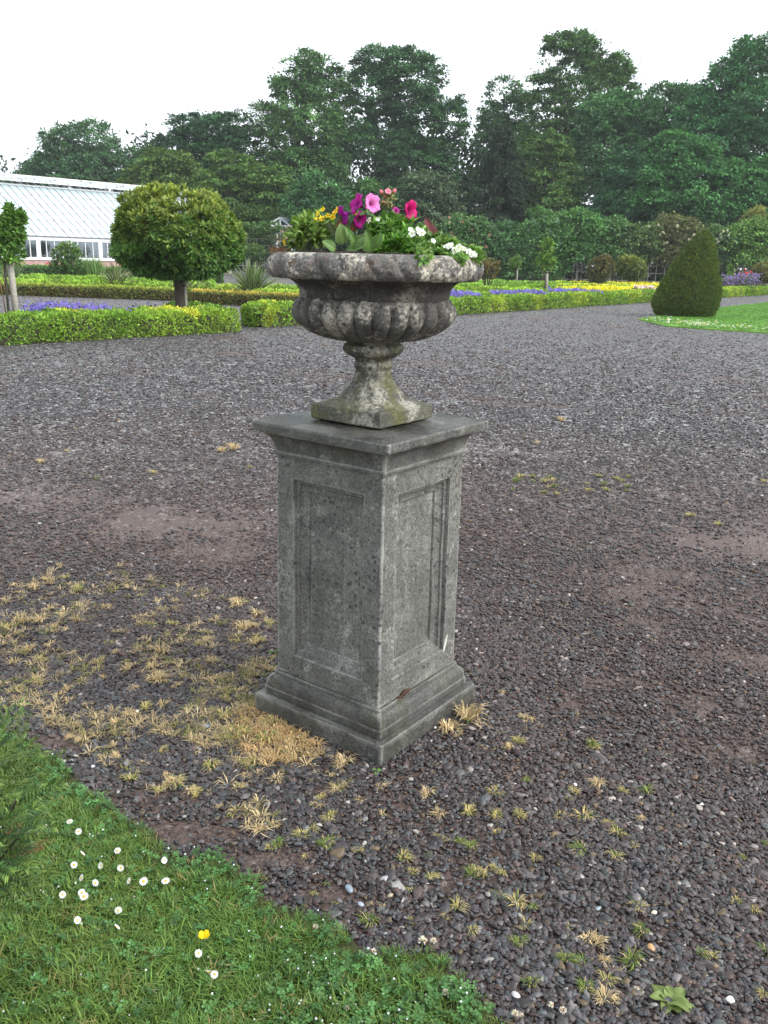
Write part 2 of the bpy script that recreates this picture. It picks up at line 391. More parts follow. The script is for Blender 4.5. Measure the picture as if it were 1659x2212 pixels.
A, ra = wedge(190000, 1.25, 4.2, R, 0.0); B, rb = wedge(142000, 4.2, 34.0, R, 2.75)
P = np.concatenate([A, B]); r = np.concatenate([ra, rb])
ok = ~inpoly(P, LAWN2); P, r = P[ok], r[ok]
keep = (R.random(len(P)) > bare(P)*.96) & ~in_ped(P, .28)
lw = inpoly(P, LAWN1); keep &= ~(lw & (R.random(len(P)) > .0))
P, r = P[keep], r[keep]; n = len(P)
size = .0117*np.exp(R.normal(-.06, .33, n))*np.clip(r/6, 1, 2.0); big = R.random(n) < .004; size[big] *= 1.6
tone = R.random(n); pal = .56*np.array([(.062, .053, .055), (.088, .080, .084), (.096, .068, .062), (.080, .086, .091), (.130, .120, .120), (.072, .061, .055)])
tint = pal[R.integers(0, 6, n)]*np.exp(R.normal(0, .34, (n, 1)))
wh = R.random(n); tint[wh < .013] = np.array([.34, .325, .30])*(.6+.4*R.random(((wh < .013).sum(), 1)))
m_ = (wh > .026) & (wh < .048); tint[m_] = np.array([.105, .078, .046])*(.7+.6*R.random((m_.sum(), 1)))
m_ = (wh > .07) & (wh < .13); tint[m_] = np.array([.066, .070, .068])*(.8+.5*R.random((m_.sum(), 1)))
m_ = (wh > .13) & (wh < .17); tint[m_] = np.array([.046, .028, .023])
wm = np.clip((fbm(P, .9, 31, 3)-.44)*4.5+.25*(P[:, 0] > .4), 0, 1)[:, None]*.55; tint = tint*(1-wm)+tint*np.array([1.22, .97, .88])*wm
P[:, 2] = .0015+R.random(n)*.006
rot = np.column_stack([R.normal(0, .28, n), R.normal(0, .28, n), R.random(n)*2*PI])
scl = size[:, None]*np.column_stack([1+.2*R.normal(0, 1, n), np.ones(n), 1+.15*R.normal(0, 1, n)]).clip(.6, 1.5)
scatter('gravel_pebbles', 'loose dark rounded pebbles with a few white ones on the path', 'gravel', P, rot, scl, R.integers(0, 7, n), tint, SRC['pebble_kinds'])

G_, rg = wedge(150000, 1.25, 5.0, R, 0.3); G_ = G_[~in_ped(G_, .285) & ~inpoly(G_, LAWN1)]; n = len(G_)
tint = np.array([.046, .034, .030])*np.exp(R.normal(0, .45, (n, 1)))*(1+R.normal(0, .06, (n, 3))); tint[R.random(n) < .02] = (.24, .23, .21)
scatter('gravel_grit', 'fine brown grit between the pebbles and on the bare patches', 'grit', G_, R.random((n, 3))*6, (.0042*np.exp(R.normal(0, .35, (n, 1))))*np.ones(3), R.integers(0, 7, n), tint, SRC['pebble_kinds'])

# grass
def blade_tuft(seed, n, hmin, hmax, w, spread, lean):
    R = rng(seed); V = []; P = []; k = 0
    for i in range(n):
        a = R.random()*2*PI; r_ = spread*math.sqrt(R.random()); x, y = r_*math.cos(a), r_*math.sin(a)
        h = hmin+(hmax-hmin)*R.random(); d = a+R.normal(0, .8); ln = lean*(.3+R.random())*h; ww = w*(.7+.6*R.random())
        px, py = -math.sin(d)*ww/2, math.cos(d)*ww/2; dx, dy = math.cos(d)*ln, math.sin(d)*ln
        V += [(x-px, y-py, 0), (x+px, y+py, 0), (x+dx*.35-px*.9, y+dy*.35-py*.9, h*.55), (x+dx*.35+px*.9, y+dy*.35+py*.9, h*.55), (x+dx, y+dy, h*(1-.35*min(1, ln/h)))]
        P += [(k, k+1, k+3, k+2), (k+2, k+3, k+4)]; k += 5
    return np.array(V), P
tf = [mk('blade_tuft', *blade_tuft(20+k, 13, .018, .050, .0026, .022, .95), BLADE) for k in range(6)]
source('grass_kinds', tf)
def clover_leaf(seed):
    R = rng(seed); V = []; P = []; k = 0
    for st in range(4):
        cx, cy = R.normal(0, .012, 2); h = .012+.018*R.random(); a0 = R.random()*6; s = .0065+.003*R.random()
        for j in range(3):
            a = a0+j*2*PI/3; c, s_ = math.cos(a), math.sin(a); tl = R.normal(0, .25)
            for (u, v, w_) in ((0, 0, 0), (.75, -.62, .25), (1.35, -.35, .30), (1.28, 0, .12), (1.35, .35, .30), (.75, .62, .25)):
                V.append((cx+s*(u*c-v*s_), cy+s*(u*s_+v*c), h+s*(w_+u*tl)))
            P += [(k, k+1, k+2, k+3), (k, k+3, k+4, k+5)]; k += 6
    return np.array(V), P
source('clover_kinds', [mk('clover_leaf', *clover_leaf(40+k), CLOVER) for k in range(5)])
def pts_in(poly, n, R):
    lo = np.min(poly, 0); hi = np.max(poly, 0); P = lo+(hi-lo)*R.random((n, 2)); P = np.column_stack([P, np.zeros(n)]); return P[inpoly(P, poly)]
def edge_d(P):
    E = np.array([(-2.2, 3.12)]+[tuple(e) for e in edge]+[(.36, 1.3)]); d = np.full(len(P), 9.0)
    for a, b in zip(E[:-1], E[1:]):
        ab = b-a; t = np.clip(((P[:, :2]-a)@ab)/(ab@ab), 0, 1); d = np.minimum(d, np.linalg.norm(P[:, :2]-a-t[:, None]*ab, axis=1))
    return d
R = rng(8); VIS = [(-2.3, 3.5), (-1.0, 2.6), (.45, 1.5), (.45, 1.1), (-1.4, 1.1)]
P = pts_in(LAWN1, 85000, R); P = P[(P[:, 0] > -2.0-.2*0) & (P[:, 1] > 1.15)]
d = edge_d(P); nz = fbm(P, 3.0, 5); clov = np.clip((nz-.45)*4+np.clip(.22-d, 0, 1)*1.5, 0, 1)
keep = (R.random(len(P)) < np.clip(d/.05, .55, 1)*(1-.6*clov)); Pg = P[keep]; n = len(Pg); cl = clov[keep]
nn = fbm(Pg, 6, 2)[:, None]
tint = (np.array([.078, .165, .026])*(1-nn)+np.array([.165, .240, .052])*nn)*np.exp(R.normal(0, .22, (n, 1))); tint *= (1-.18*cl[:, None])
dry = R.random(n) < .05; tint[dry] = np.array([.30, .24, .09])
Pg[:, 2] = .004
sc_ = (.62+.55*R.random((n, 1)))*np.clip(edge_d(Pg)/.10, .65, 1)[:, None]
scatter('lawn_grass', 'short wet green grass of the lawn beside the gravel', 'grass', Pg, np.column_stack([R.normal(0, .15, n), R.normal(0, .15, n), R.random(n)*6.28]), sc_*np.ones(3), R.integers(0, 6, n), tint, SRC['grass_kinds'])
P = pts_in(LAWN1, 52000, R); P = P[(P[:, 0] > -2.0) & (P[:, 1] > 1.15)]
d = edge_d(P); nz = fbm(P, 3.0, 5); clov = np.clip((nz-.42)*4.0+np.clip(.2-d, 0, 1)*1.6, .40, 1)
Pc = P[R.random(len(P)) < clov*np.clip(d/.04, .6, 1)]; n = len(Pc)
tint = np.array([.044, .122, .031])*np.exp(R.normal(0, .3, (n, 1)))+R.random((n, 1))*np.array([.03, .05, .012])
Pc[:, 2] = R.random(n)*.016
scatter('clover_leaves', 'dark green clover growing through the lawn', 'clover', Pc, np.column_stack([R.normal(0, .3, n), R.normal(0, .3, n), R.random(n)*6.28]), (.48+.42*R.random((n, 1)))*np.array([1, 1, .9]), R.integers(0, 5, n), tint, SRC['clover_kinds'])
# dew
t = NT('dew_water'); t.bsdf((.95, .97, 1), .02, spec=1.0, **{'Transmission Weight': .55, 'IOR': 1.33})
source('dew_kinds', [mk('dew_drop', ico()[0]*.0022, ico()[1], t.m, smooth=True)])
Pd = Pc[R.random(n) < .10].copy(); Pd[:, 2] += .026; n = len(Pd)
scatter('dew_drops', 'small bright water drops on the clover leaves', 'dew', Pd, np.zeros((n, 3)), (.5+R.random((n, 1)))*np.ones(3), np.zeros(n), np.ones((n, 3)), SRC['dew_kinds'])
# mown grass of the far lawn
P = pts_in([(6, 17), (28, 17), (34, 58), (6, 46)], 95000, R); P = P[inpoly(P, LAWN2)]; n = len(P); P[:, 2] = .028
tint = np.array([.105, .245, .034])*np.exp(R.normal(0, .2, (n, 1)))*(.8+.5*fbm(P, .8, 4)[:, None])
scatter('mown_grass', 'mown bright green grass around the yew cone', 'grass', P, np.column_stack([np.zeros((n, 2)), R.random(n)*6.28]), (1.1+.9*R.random((n, 1)))*np.array([1.8, 1.8, .9]), R.integers(0, 6, n), tint, SRC['grass_kinds'])
# far lawn flowers: a daisy-strewn margin
def floweret(seed, c, s):
    R = rng(seed); V = []; P = []; k = 0
    for i in range(5):
        a = i*2*PI/5+R.random()*.2
        for rr, da, z in ((.15, 0, 0), (.8, -.45, .15), (1.0, 0, .1), (.8, .45, .15)):
            V.append((s*rr*math.cos(a+da), s*rr*math.sin(a+da), s*z))
        P.append((k, k+1, k+2, k+3)); k += 4
    return np.array(V), P
TINTP = leafmat('small_petal_surface', inst=True, trans=.3)
source('floweret_kinds', [mk('floweret', *floweret(k, None, .03), TINTP) for k in range(2)])
def along(px, n, sig, R):
    px = np.array(px, float); k = R.integers(0, len(px)-1, n); u = R.random((n, 1)); q = px[k]*(1-u)+px[k+1]*u
    return np.array([gp(x+R.normal(0, sig[0]), y+R.normal(0, sig[1])) for x, y in q])
P = np.concatenate([along([(1400, 690), (1460, 700), (1540, 705), (1659, 716)], 260, (12, 3.5), R), along([(1480, 703), (1530, 706)], 70, (8, 2), R)]); P = P[inpoly(P, LAWN2)]; n = len(P); P[:, 2] = .07
tint = np.tile([.75, .75, .72], (n, 1)); y_ = R.random(n) < .13; tint[y_] = (.75, .5, .02)
scatter('lawn_flowers', 'white daisies and yellow flowers strewn along the lawn edge by the yew cone', 'flowers', P, np.column_stack([R.normal(0, .6, (n, 2))+np.array([.6, 0]), R.random(n)*6.28]), (.45+.6*R.random((n, 1)))*np.ones(3), R.integers(0, 2, n), tint, SRC['floweret_kinds'])

# ------------------------------------------------------------------ pedestal
def rotxy(V, a, c):
    V = np.asarray(V, float).reshape(-1, 3); ca, sa = math.cos(a), math.sin(a)
    return np.column_stack([c[0]+V[:, 0]*ca-V[:, 1]*sa, c[1]+V[:, 0]*sa+V[:, 1]*ca, V[:, 2]])
PA = BROT+PI/4
def square_sweep(prof, nside=14, bev=.005, chip=.0025, seed=0, cap=True):
    """stacked square rings of half width h at height z with worn, slightly chipped corners"""
    V = []; P = []
    for h, z in prof:
        ring = []
        for k in range(4):
            a = k*PI/2; ca, sa = math.cos(a), math.sin(a)
            ts = np.concatenate([[-h+bev], np.linspace(-h+bev*3, h-bev*3, nside), [h-bev]])
            for t_ in ts:
                x, y = h, t_; ring.append((x*ca-y*sa, x*sa+y*ca, z))
            x, y = h-bev*.3, h-bev*.3; ring.append((x*ca-y*sa, x*sa+y*ca, z))
        V += ring
    V = np.array(V); m = len(ring)
    edgew = .35+.65*(np.abs(np.abs(V[:, 0])-np.abs(V[:, 1])) < .02)
    nz = (fbm(V, 28, seed, 3)-.5)[:, None]; nz2 = (fbm(V, 60, seed+7, 2)-.5)[:, None]
    rad = V*np.array([1, 1, 0]); rad = rad/np.maximum(np.linalg.norm(rad, axis=1, keepdims=True), 1e-6)
    V = V + rad*(nz*chip*2.2+nz2*chip)*edgew[:, None]; V[:, 2] += (nz[:, 0])*chip*.8
    for i in range(len(prof)-1):
        for k in range(m): P.append((i*m+k, i*m+(k+1) % m, (i+1)*m+(k+1) % m, (i+1)*m+k))
    if cap: P.append(tuple(range(m))[::-1]); P.append(tuple((len(prof)-1)*m+k for k in range(m)))
    return V, P
def arc(h0, z0, h1, z1, n, concave=True):
    out = []
    for i in range(n+1):
        t_ = i/n*PI/2
        out.append((h0+(h1-h0)*(1-math.cos(t_)), z0+(z1-z0)*math.sin(t_)) if concave else (h0+(h1-h0)*math.sin(t_), z0+(z1-z0)*(1-math.cos(t_))))
    return out
ped = thing('stone_pedestal', 'weathered grey square stone pedestal with recessed panels under the urn', 'pedestal', (BODYC[0], BODYC[1], 0), PA)
def wear_and_highlight(o, w):
    a = o.data.attributes.new('wear_and_highlight', 'FLOAT', 'POINT'); a.data.foreach_set('value', np.asarray(w, np.float32)); return o
def sq(name, prof, mat, parent, seed, **kw):
    V, P = square_sweep(prof, seed=seed, **kw); o = mk(name, V, P, mat, parent, local=True); m = len(V)//len(prof); ns = m//4
    w = np.zeros((len(prof), m)); k = np.arange(m) % ns; w[:, (k >= ns-2) | (k == 0)] = 1
    pr_ = np.array(prof)
    for i in range(1, len(prof)-1):      # horizontal arrises too
        d0, d1 = pr_[i]-pr_[i-1], pr_[i+1]-pr_[i]; cr = d0[0]*d1[1]-d0[1]*d1[0]
        if cr/(np.linalg.norm(d0)*np.linalg.norm(d1)+1e-9) > .5: w[i] = np.maximum(w[i], .8)
    return wear_and_highlight(o, w.ravel())
sq('plinth', [(.2895, -.03), (.2905, .02), (.2900, .055), (.2895, .072), (.2865, .0762)], ST_BASE, ped, 1, chip=.005)
sq('base_moulding', [(.262, .0765), (.2635, .080), (.264, .100), (.263, .1065)]+arc(.2605, .1075, .240, .152, 7)[0:]+[(.239, .154), (.239, .163), (.236, .167)], ST_BASE, ped, 2, chip=.003)
# shaft: four faces, each with nested moulded rectangles
SH0, SH1, HB, HT = .1675, .9600, .2292, .2264
def shaft():
    V = []; P = []
    steps = [(0, 0), (.010, 0), (.073, 0), (.076, 0), (.0775, .014), (.091, .0155), (.0925, .022), (.099, .027), (.109, .030), (.1165, .031), (.118, .032), (.120, .040)]
    for k in range(4):
        a = k*PI/2; base = len(V)
        for m_, dpt in steps:
            cor = []
            for u, v in ((-1, 0), (1, 0), (1, 1), (-1, 1)):
                z = (SH0+m_) if v == 0 else (SH1-m_); h = HB+(HT-HB)*(z-SH0)/(SH1-SH0)
                bv = .0035 if m_ == 0 else 0
                cor.append(np.array([h-dpt, u*(h-m_-bv), z]))
            nseg = 10
            for e in range(4):
                for q in range(nseg): V.append(cor[e]+(cor[(e+1) % 4]-cor[e])*q/nseg)
        m = 40
        for i in range(len(steps)-1):
            for q in range(m): P.append((base+i*m+q, base+i*m+(q+1) % m, base+(i+1)*m+(q+1) % m, base+(i+1)*m+q))
        P.append(tuple(base+(len(steps)-1)*m+q for q in range(m)))
        V[base:] = [np.array([v[0]*math.cos(a)-v[1]*math.sin(a), v[0]*math.sin(a)+v[1]*math.cos(a), v[2]]) for v in V[base:]]
    # the worn arrises between faces
    V = np.array(V); nf = 40*len(steps)
    for k in range(4):
        n2 = (k+1) % 4
        r1 = [k*nf+10+q for q in range(11)]          # right edge of face k, bottom to top
        r2 = [n2*nf+(30+q) % 40 if 30+q < 40 else n2*nf for q in range(11)]; r2 = [n2*nf+((40-q) % 40) for q in range(11)]
        for q in range(10): P.append((r1[q], r2[q], r2[q+1], r1[q+1]))
    V = V+(np.stack([fbm(V+s*31, 14, 3+s) for s in range(3)], 1)-.5)*.004
    return V, P
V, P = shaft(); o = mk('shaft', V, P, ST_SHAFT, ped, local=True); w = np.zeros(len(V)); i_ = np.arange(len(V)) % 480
w[i_ < 40] = np.where((i_[i_ < 40] % 40 >= 10) & (i_[i_ < 40] <= 20) | (i_[i_ < 40] >= 30) | (i_[i_ < 40] == 0), 1, 0); w[(i_ >= 120) & (i_ < 160)] = .9; w[(i_ >= 400) & (i_ < 440)] = .7; wear_and_highlight(o, w)  # corners are worn; the pale panel edge lines are highlights painted into the colour
sq('cap', [(.222, .9605), (.2385, .9612), (.2400, .966), (.2390, .973), (.2345, .9755)]+arc(.2340, .977, .2680, 1.034, 8)+[(.2700, 1.036), (.2705, 1.042), (.2840, 1.0425), (.2862, 1.047), (.2858, 1.066), (.2825, 1.0721)], ST_CAP, ped, 4, chip=.004, nside=20)

R = rng(61); V = IV*np.array([.0075, .0016, .034]); V[:, 0] += V[:, 2]*.35; V = V*(1+.5*(vnoise(IV, 2.5, 3)[:, None]-.5))+np.array([.163, -.2292, .262])
mk('chip_scar', V, IF, plain('fresh_stone_chip', (.50, .50, .46), .8, .2), ped, smooth=True, local=True)
V = np.concatenate([IV*(.005+.006*R.random())*np.array([1.6, .8, .8])+np.array([-.125+.014*k+R.normal(0, .003), -.2335, .1665+R.normal(0, .003)]) for k in range(5)])
o = mk('moss_clot', V, [tuple(i+42*k for i in f) for k in range(5) for f in IF], plain('brown_moss', (.045, .022, .012), .95, .5, 90, 1.0), ped, smooth=True, local=True); tag(o, 'brown moss lodged in the joint above the base moulding', kind='stuff')

# ------------------------------------------------------------------ urn
UX, UY, UA, UH = -.0486, 2.948, .1398, .1459
urn = thing('stone_urn', 'lichen-covered stone garden urn with fluted bowl standing on the pedestal', 'urn', (UX, UY, 0), 0)
def zy(y): return at(812, y, UY)[2]
PXM = 1900/(UY*math.cos(PITCH)+.25*math.sin(PITCH)*.6)
def px2(r_): return r_/PXM
def smooth_prof(pr, n):
    pr = np.array(pr); d = np.concatenate([[0], np.cumsum(np.linalg.norm(np.diff(pr, axis=0), axis=1))]); t_ = np.linspace(0, d[-1], n)
    q = np.column_stack([np.interp(t_, d, pr[:, 0]), np.interp(t_, d, pr[:, 1])])
    for _ in range(2): q[1:-1] = .25*q[:-2]+.5*q[1:-1]+.25*q[2:]
    return q
def lathe(name, prof, mat, parent, mod=None, nseg=224, rough=.0012, seed=0, close=False):
    prof = np.array(prof); n = len(prof); th = np.arange(nseg)*2*PI/nseg
    Tt, I = np.meshgrid(th, np.arange(n)); r0 = prof[I, 0]; z = prof[I, 1]
    tt = I/(n-1)
    if mod: r0 = r0+mod(Tt, tt, r0, z)
    V = np.column_stack([(UX+r0*np.cos(Tt)).ravel(), (UY+r0*np.sin(Tt)).ravel(), z.ravel()])
    nr = np.column_stack([np.cos(Tt).ravel(), np.sin(Tt).ravel(), np.zeros(n*nseg)])
    V = V+nr*((fbm(V, 45, seed, 4)-.5)*rough*6)[:, None]
    a = np.arange(n*nseg).reshape(n, nseg); b = np.roll(a, -1, 1)
    Pq = np.stack([a[:-1].ravel(), b[:-1].ravel(), b[1:].ravel(), a[1:].ravel()], 1)
    return mk(name, V, [Pq], mat, parent, smooth=True)
zt = 1.0771
V, P = square_sweep([(UH-.004, 0), (UH, .004), (UH+.001, .03), (UH, .047), (UH-.004, .052)], 12, .004, .004, 9)
V[:, 2] += zt; mk('foot_slab', rotxy(V, UA+PI/4, (UX, UY)), P, ST_FOOT, urn)
V, P = square_sweep([(UH-.02, -.006), (UH-.02, .002)], 6, .004, .001, 3); V[:, 2] += zt
mk('mortar_bed', rotxy(V, UA+PI/4, (UX, UY)), P, SOIL, urn)
# flare that passes from the square slab to the round stem
prof = [(.137, zt+.0515, 4.), (.131, zt+.058, 4.), (.118, zt+.066, 3.4), (.102, zt+.074, 2.8), (px2(63)*1.12, zy(850+0)-.014, 2.4), (px2(63), zy(843), 2.1), (px2(51), zy(828), 2), (px2(44), zy(818), 2), (px2(40.5), zy(808), 2), (px2(38.5), zy(800), 2)]
prof = [p for p in prof]
zz = np.array([p[1] for p in prof]); o_ = np.argsort(zz); prof = [prof[i] for i in o_]
q = np.array(prof); t_ = np.linspace(0, 1, 26); tq = np.linspace(0, 1, len(q)); q = np.column_stack([np.interp(t_, tq, q[:, j]) for j in range(3)])
for _ in range(3): q[1:-1] = .25*q[:-2]+.5*q[1:-1]+.25*q[2:]
th = np.arange(160)*2*PI/160; V = []
for r_, z, e in q:
    d0 = th-(UA+PI/4); s_ = (np.abs(np.cos(d0))**e+np.abs(np.sin(d0))**e)**(-1/e)
    fl = 1+.040*(np.abs(np.cos(9*th))-.6)*np.clip((z-zt-.075)/.05, 0, 1)
    V.append(np.column_stack([UX+r_*s_*fl*np.cos(th), UY+r_*s_*fl*np.sin(th), np.full(160, z)]))
V = np.concatenate(V); a = np.arange(len(q)*160).reshape(-1, 160); b = np.roll(a, -1, 1)
V = V+((fbm(V, 50, 3, 3)-.5)*.006)[:, None]*np.array([1, 1, .5])
mk('flared_foot', V, [np.stack([a[:-1].ravel(), b[:-1].ravel(), b[1:].ravel(), a[1:].ravel()], 1)], ST_FOOT, urn, smooth=True)
pr = smooth_prof([(px2(38), zy(802)), (px2(37.5), zy(797)), (px2(39), zy(795)), (px2(42.5), zy(791)), (px2(42.5), zy(788)), (px2(40), zy(784)), (px2(39), zy(779)), (px2(43), zy(773)), (px2(52), zy(768)), (px2(59), zy(764)), (px2(64), zy(757)), (px2(66), zy(750)), (px2(64), zy(744)), (px2(57), zy(740)), (px2(54), zy(734)), (px2(56), zy(728))], 40)
lathe('stem_collar', pr, ST_FOOT, urn, lambda T, t, r, z: .0022*np.abs(np.sin(12*T))*np.exp(-((z-zy(754))/.012)**2), seed=2)
NG = 28
BT, BB = zy(642), zy(738)
def gad(T, t, r, z):
    u = (T*NG/(2*PI)) % 1; zc = (BT+BB)/2; v = (z-zc)/((BT-BB)/2)
    s_ = 1-np.abs(2*u-1)**2.3-np.where(v > 0, np.abs(v)**2.3, np.abs(v)**6*.6)
    return .024*np.sqrt(np.clip(s_, 0, 1))*np.clip(r/.25, .3, 1)-.013
pr = smooth_prof([(px2(50), zy(738)), (px2(78), zy(735)), (px2(108), zy(729)), (px2(132), zy(719)), (px2(151), zy(707)), (px2(164), zy(694)), (px2(170), zy(682)), (px2(172), zy(671)), (px2(171), zy(660)), (px2(168), zy(650)), (px2(165), zy(641)), (px2(162), zy(634))], 64)
lathe('bowl', pr, ST_BOWL, urn, gad, nseg=NG*14, rough=.0010, seed=4)
pr = smooth_prof([(px2(156), zy(650)), (px2(160.5), zy(642)), (px2(161.5), zy(635)), (px2(161.5), zy(628)), (px2(165), zy(620)), (px2(172), zy(612)), (px2(182), zy(605.5)), (px2(196), zy(602)), (px2(210), zy(600.5))], 40)
lathe('neck', pr, ST_NECK, urn, seed=6)
def rope(T, t, r, z):
    u = (T*26/(2*PI)+1.4*t) % 1; w = np.clip(np.sin(PI*np.clip((t-.08)/.80, 0, 1)), 0, 1)
    return (.017*np.sqrt(np.clip(1-np.abs(2*u-1)**2.2, 0, 1))-.011)*w
pr = smooth_prof([(px2(198), zy(602.5)), (px2(214), zy(603)), (px2(219), zy(601)), (px2(224), zy(595)), (px2(228), zy(586)), (px2(228), zy(575)), (px2(225), zy(565)), (px2(219), zy(558)), (px2(211), zy(552.5)), (px2(206), zy(550)), (px2(200), zy(549)), (px2(190), zy(549.5)), (px2(186), zy(552)), (px2(184), zy(570))], 46)
lathe('rim', pr, ST_RIM, urn, rope, nseg=26*14, rough=.0022, seed=8)
rs = px2(185); n = 64; V = [(UX, UY, zy(545))]; P = []
for j, rr in enumerate((.35, .7, .9, 1.0)):
    for k in range(n):
        a = 2*PI*k/n; V.append((UX+rs*rr*math.cos(a), UY+rs*rr*math.sin(a), zy(545)-.006*rr*rr))
V = np.array(V); V[:, 2] += (fbm(V, 40, 2)-.5)*.02*np.clip(1-(np.hypot(V[:, 0]-UX, V[:, 1]-UY)/rs)**8, 0, 1)
P = [(0, 1+k, 1+(k+1) % n) for k in range(n)]+[(1+j*n+k, 1+(j+1)*n+k, 1+(j+1)*n+(k+1) % n, 1+j*n+(k+1) % n) for j in range(3) for k in range(n)]
mk('potting_soil', V, P, SOIL, urn)

# ------------------------------------------------------------------ foliage builders
def quads(Pt, D, N, L, Wd, fold=.12, base=0.0):
    """n folded leaves: base point, two sides, tip"""
    D = unit(D); S = unit(np.cross(D, N)); N = unit(np.cross(S, D)); n = len(Pt)
    L = np.broadcast_to(np.asarray(L, float), n)[:, None]; Wd = np.broadcast_to(np.asarray(Wd, float), n)[:, None]
    m = Pt+D*L*.48+N*L*fold
    V = np.stack([Pt, m+S*Wd/2, Pt+D*L, m-S*Wd/2], 1).reshape(-1, 3)
    return V, np.arange(4*n).reshape(n, 4)
def rand_dir(R, n): return unit(R.normal(0, 1, (n, 3)))
def leaf_object(name, Pt, D, N, L, Wd, col, parent, mat=LEAF, fold=.12):
    V, Q = quads(Pt, D, N, L, Wd, fold); return mk(name, V, [Q], mat, parent, np.repeat(np.clip(col, 0, 1), 4, 0))
def lobes_px(lst, Y):
    out = []
    for (cx, cy, rx, ry) in lst:
        c = at(cx, cy, Y); wx = abs(at(cx+rx, cy, Y)[0]-c[0]); wz = abs(at(cx, cy-ry, Y)[2]-c[2]); out.append((c, np.array([wx, wx*.8, wz])))
    return out
def crown(name, lobes, R, parent, col, leaf, per, spacing, mat=FARLEAF, clump=1.0, droop=.0, var=.22, flat=.5, aspect=.6, huevar=(.03, .02, 0), fill=.25, gaps=0.0, sub=0.0):
    """leaf clumps set over and inside a set of ellipsoid boughs"""
    C = []; RAD = []; OUT = []
    if sub:
        L2 = []
        for c, r in lobes:
            k_ = int(np.clip(4+3.2*(r[0]*r[2])**.5/sub, 5, 26)); d = rand_dir(R, k_*2); d = d[d[:, 2] > -.55][:k_]
            for dd in d: L2.append((c+dd*r*(.48+.18*R.random()), np.minimum(r*.62, sub*np.array([1, 1, .8]))*(.75+.5*R.random())))
        lobes = lobes+L2 if False else L2
    for c, r in lobes:
        area = 4*PI*((r[0]*r[1])**1.6/3+(r[0]*r[2])**1.6/3+(r[1]*r[2])**1.6/3)**(1/1.6)
        n = int(area/spacing**2*1.25)+4
        d = rand_dir(R, n*2); d = d[(d[:, 2] > -.75)][:n]; n = len(d)
        s = np.where(R.random(n) < fill, .35+.5*R.random(n), .86+.2*R.random(n))
        s *= .86+.30*fbm(d+c*.1, 1.7, int(abs(c[0]*7)) % 50, 2)
        p = c+d*r*s[:, None]
        C.append(p); OUT.append(d/r)
    C = np.concatenate(C); OUT = unit(np.concatenate(OUT)); 
    keep = np.ones(len(C), bool)
    for c, r in lobes:
        q = np.linalg.norm((C-c)/r, axis=1); keep &= (q > .70) | (R.random(len(C)) < .25)
    if gaps: keep &= fbm(C, .45/spacing*.9, 5, 2) > gaps
    if sub: keep &= (OUT[:, 1] < .30) | (R.random(len(C)) < .30)      # thinner on the side away from the garden
    C, OUT = C[keep], OUT[keep]; n = len(C)
    cr = spacing*clump*(.55+.55*R.random(n))
    cvar = np.exp(R.normal(0, var, (n, 1)))*(1+np.array(huevar)*R.normal(0, 2.2, (n, 1)))
    k = per; off = R.normal(0, .5, (n, k, 3)); off[:, :, 2] *= flat
    off[:, :, 2] -= droop*np.linalg.norm(off[:, :, :2], axis=2)**1.4
    Pt = (C[:, None]+off*cr[:, None, None]).reshape(-1, 3)
    D = unit(np.repeat(OUT, k, 0)*.6+unit(off.reshape(-1, 3))*.9+R.normal(0, .45, (n*k, 3))-np.array([0, 0, .25+droop*.5]))
    N = unit(np.array([0, 0, 1.0])+np.repeat(OUT, k, 0)*.7+R.normal(0, .45, (n*k, 3)))
    cl = np.array(col)*np.repeat(cvar, k, 0)*np.exp(R.normal(0, .17, (n*k, 1)))
    L = leaf*(.7+.6*R.random(n*k))
    return leaf_object(name, Pt-D*L[:, None]*.5, D, N, L, L*aspect, cl, parent, mat)
def trunk(name, base, top, r0, r1, limbs, R, parent, mat=BARK, wob=.03):
    b = MB(); base, top = np.array(base, float), np.array(top, float); L = np.linalg.norm(top-base)
    pts = [base+(top-base)*u+np.array([R.normal(0, wob*L), R.normal(0, wob*L), 0])*(0 if u in (0,) else 1) for u in np.linspace(0, 1, 6)]
    b.tube(pts, [r0*1.25, r0, r0*.9, r0*.75+r1*.2, r0*.4+r1*.5, r1], 8)
    for q in limbs:
        q = np.array(q, float); u = .35+.5*R.random(); s = base+(top-base)*u; mid = (s+q)/2+np.array([R.normal(0, .06*L), R.normal(0, .06*L), .04*L])
        b.tube([s, mid, q], [r0*.45, r0*.28, r0*.08], 6)
    return b.build(name, mat, parent, smooth=True)

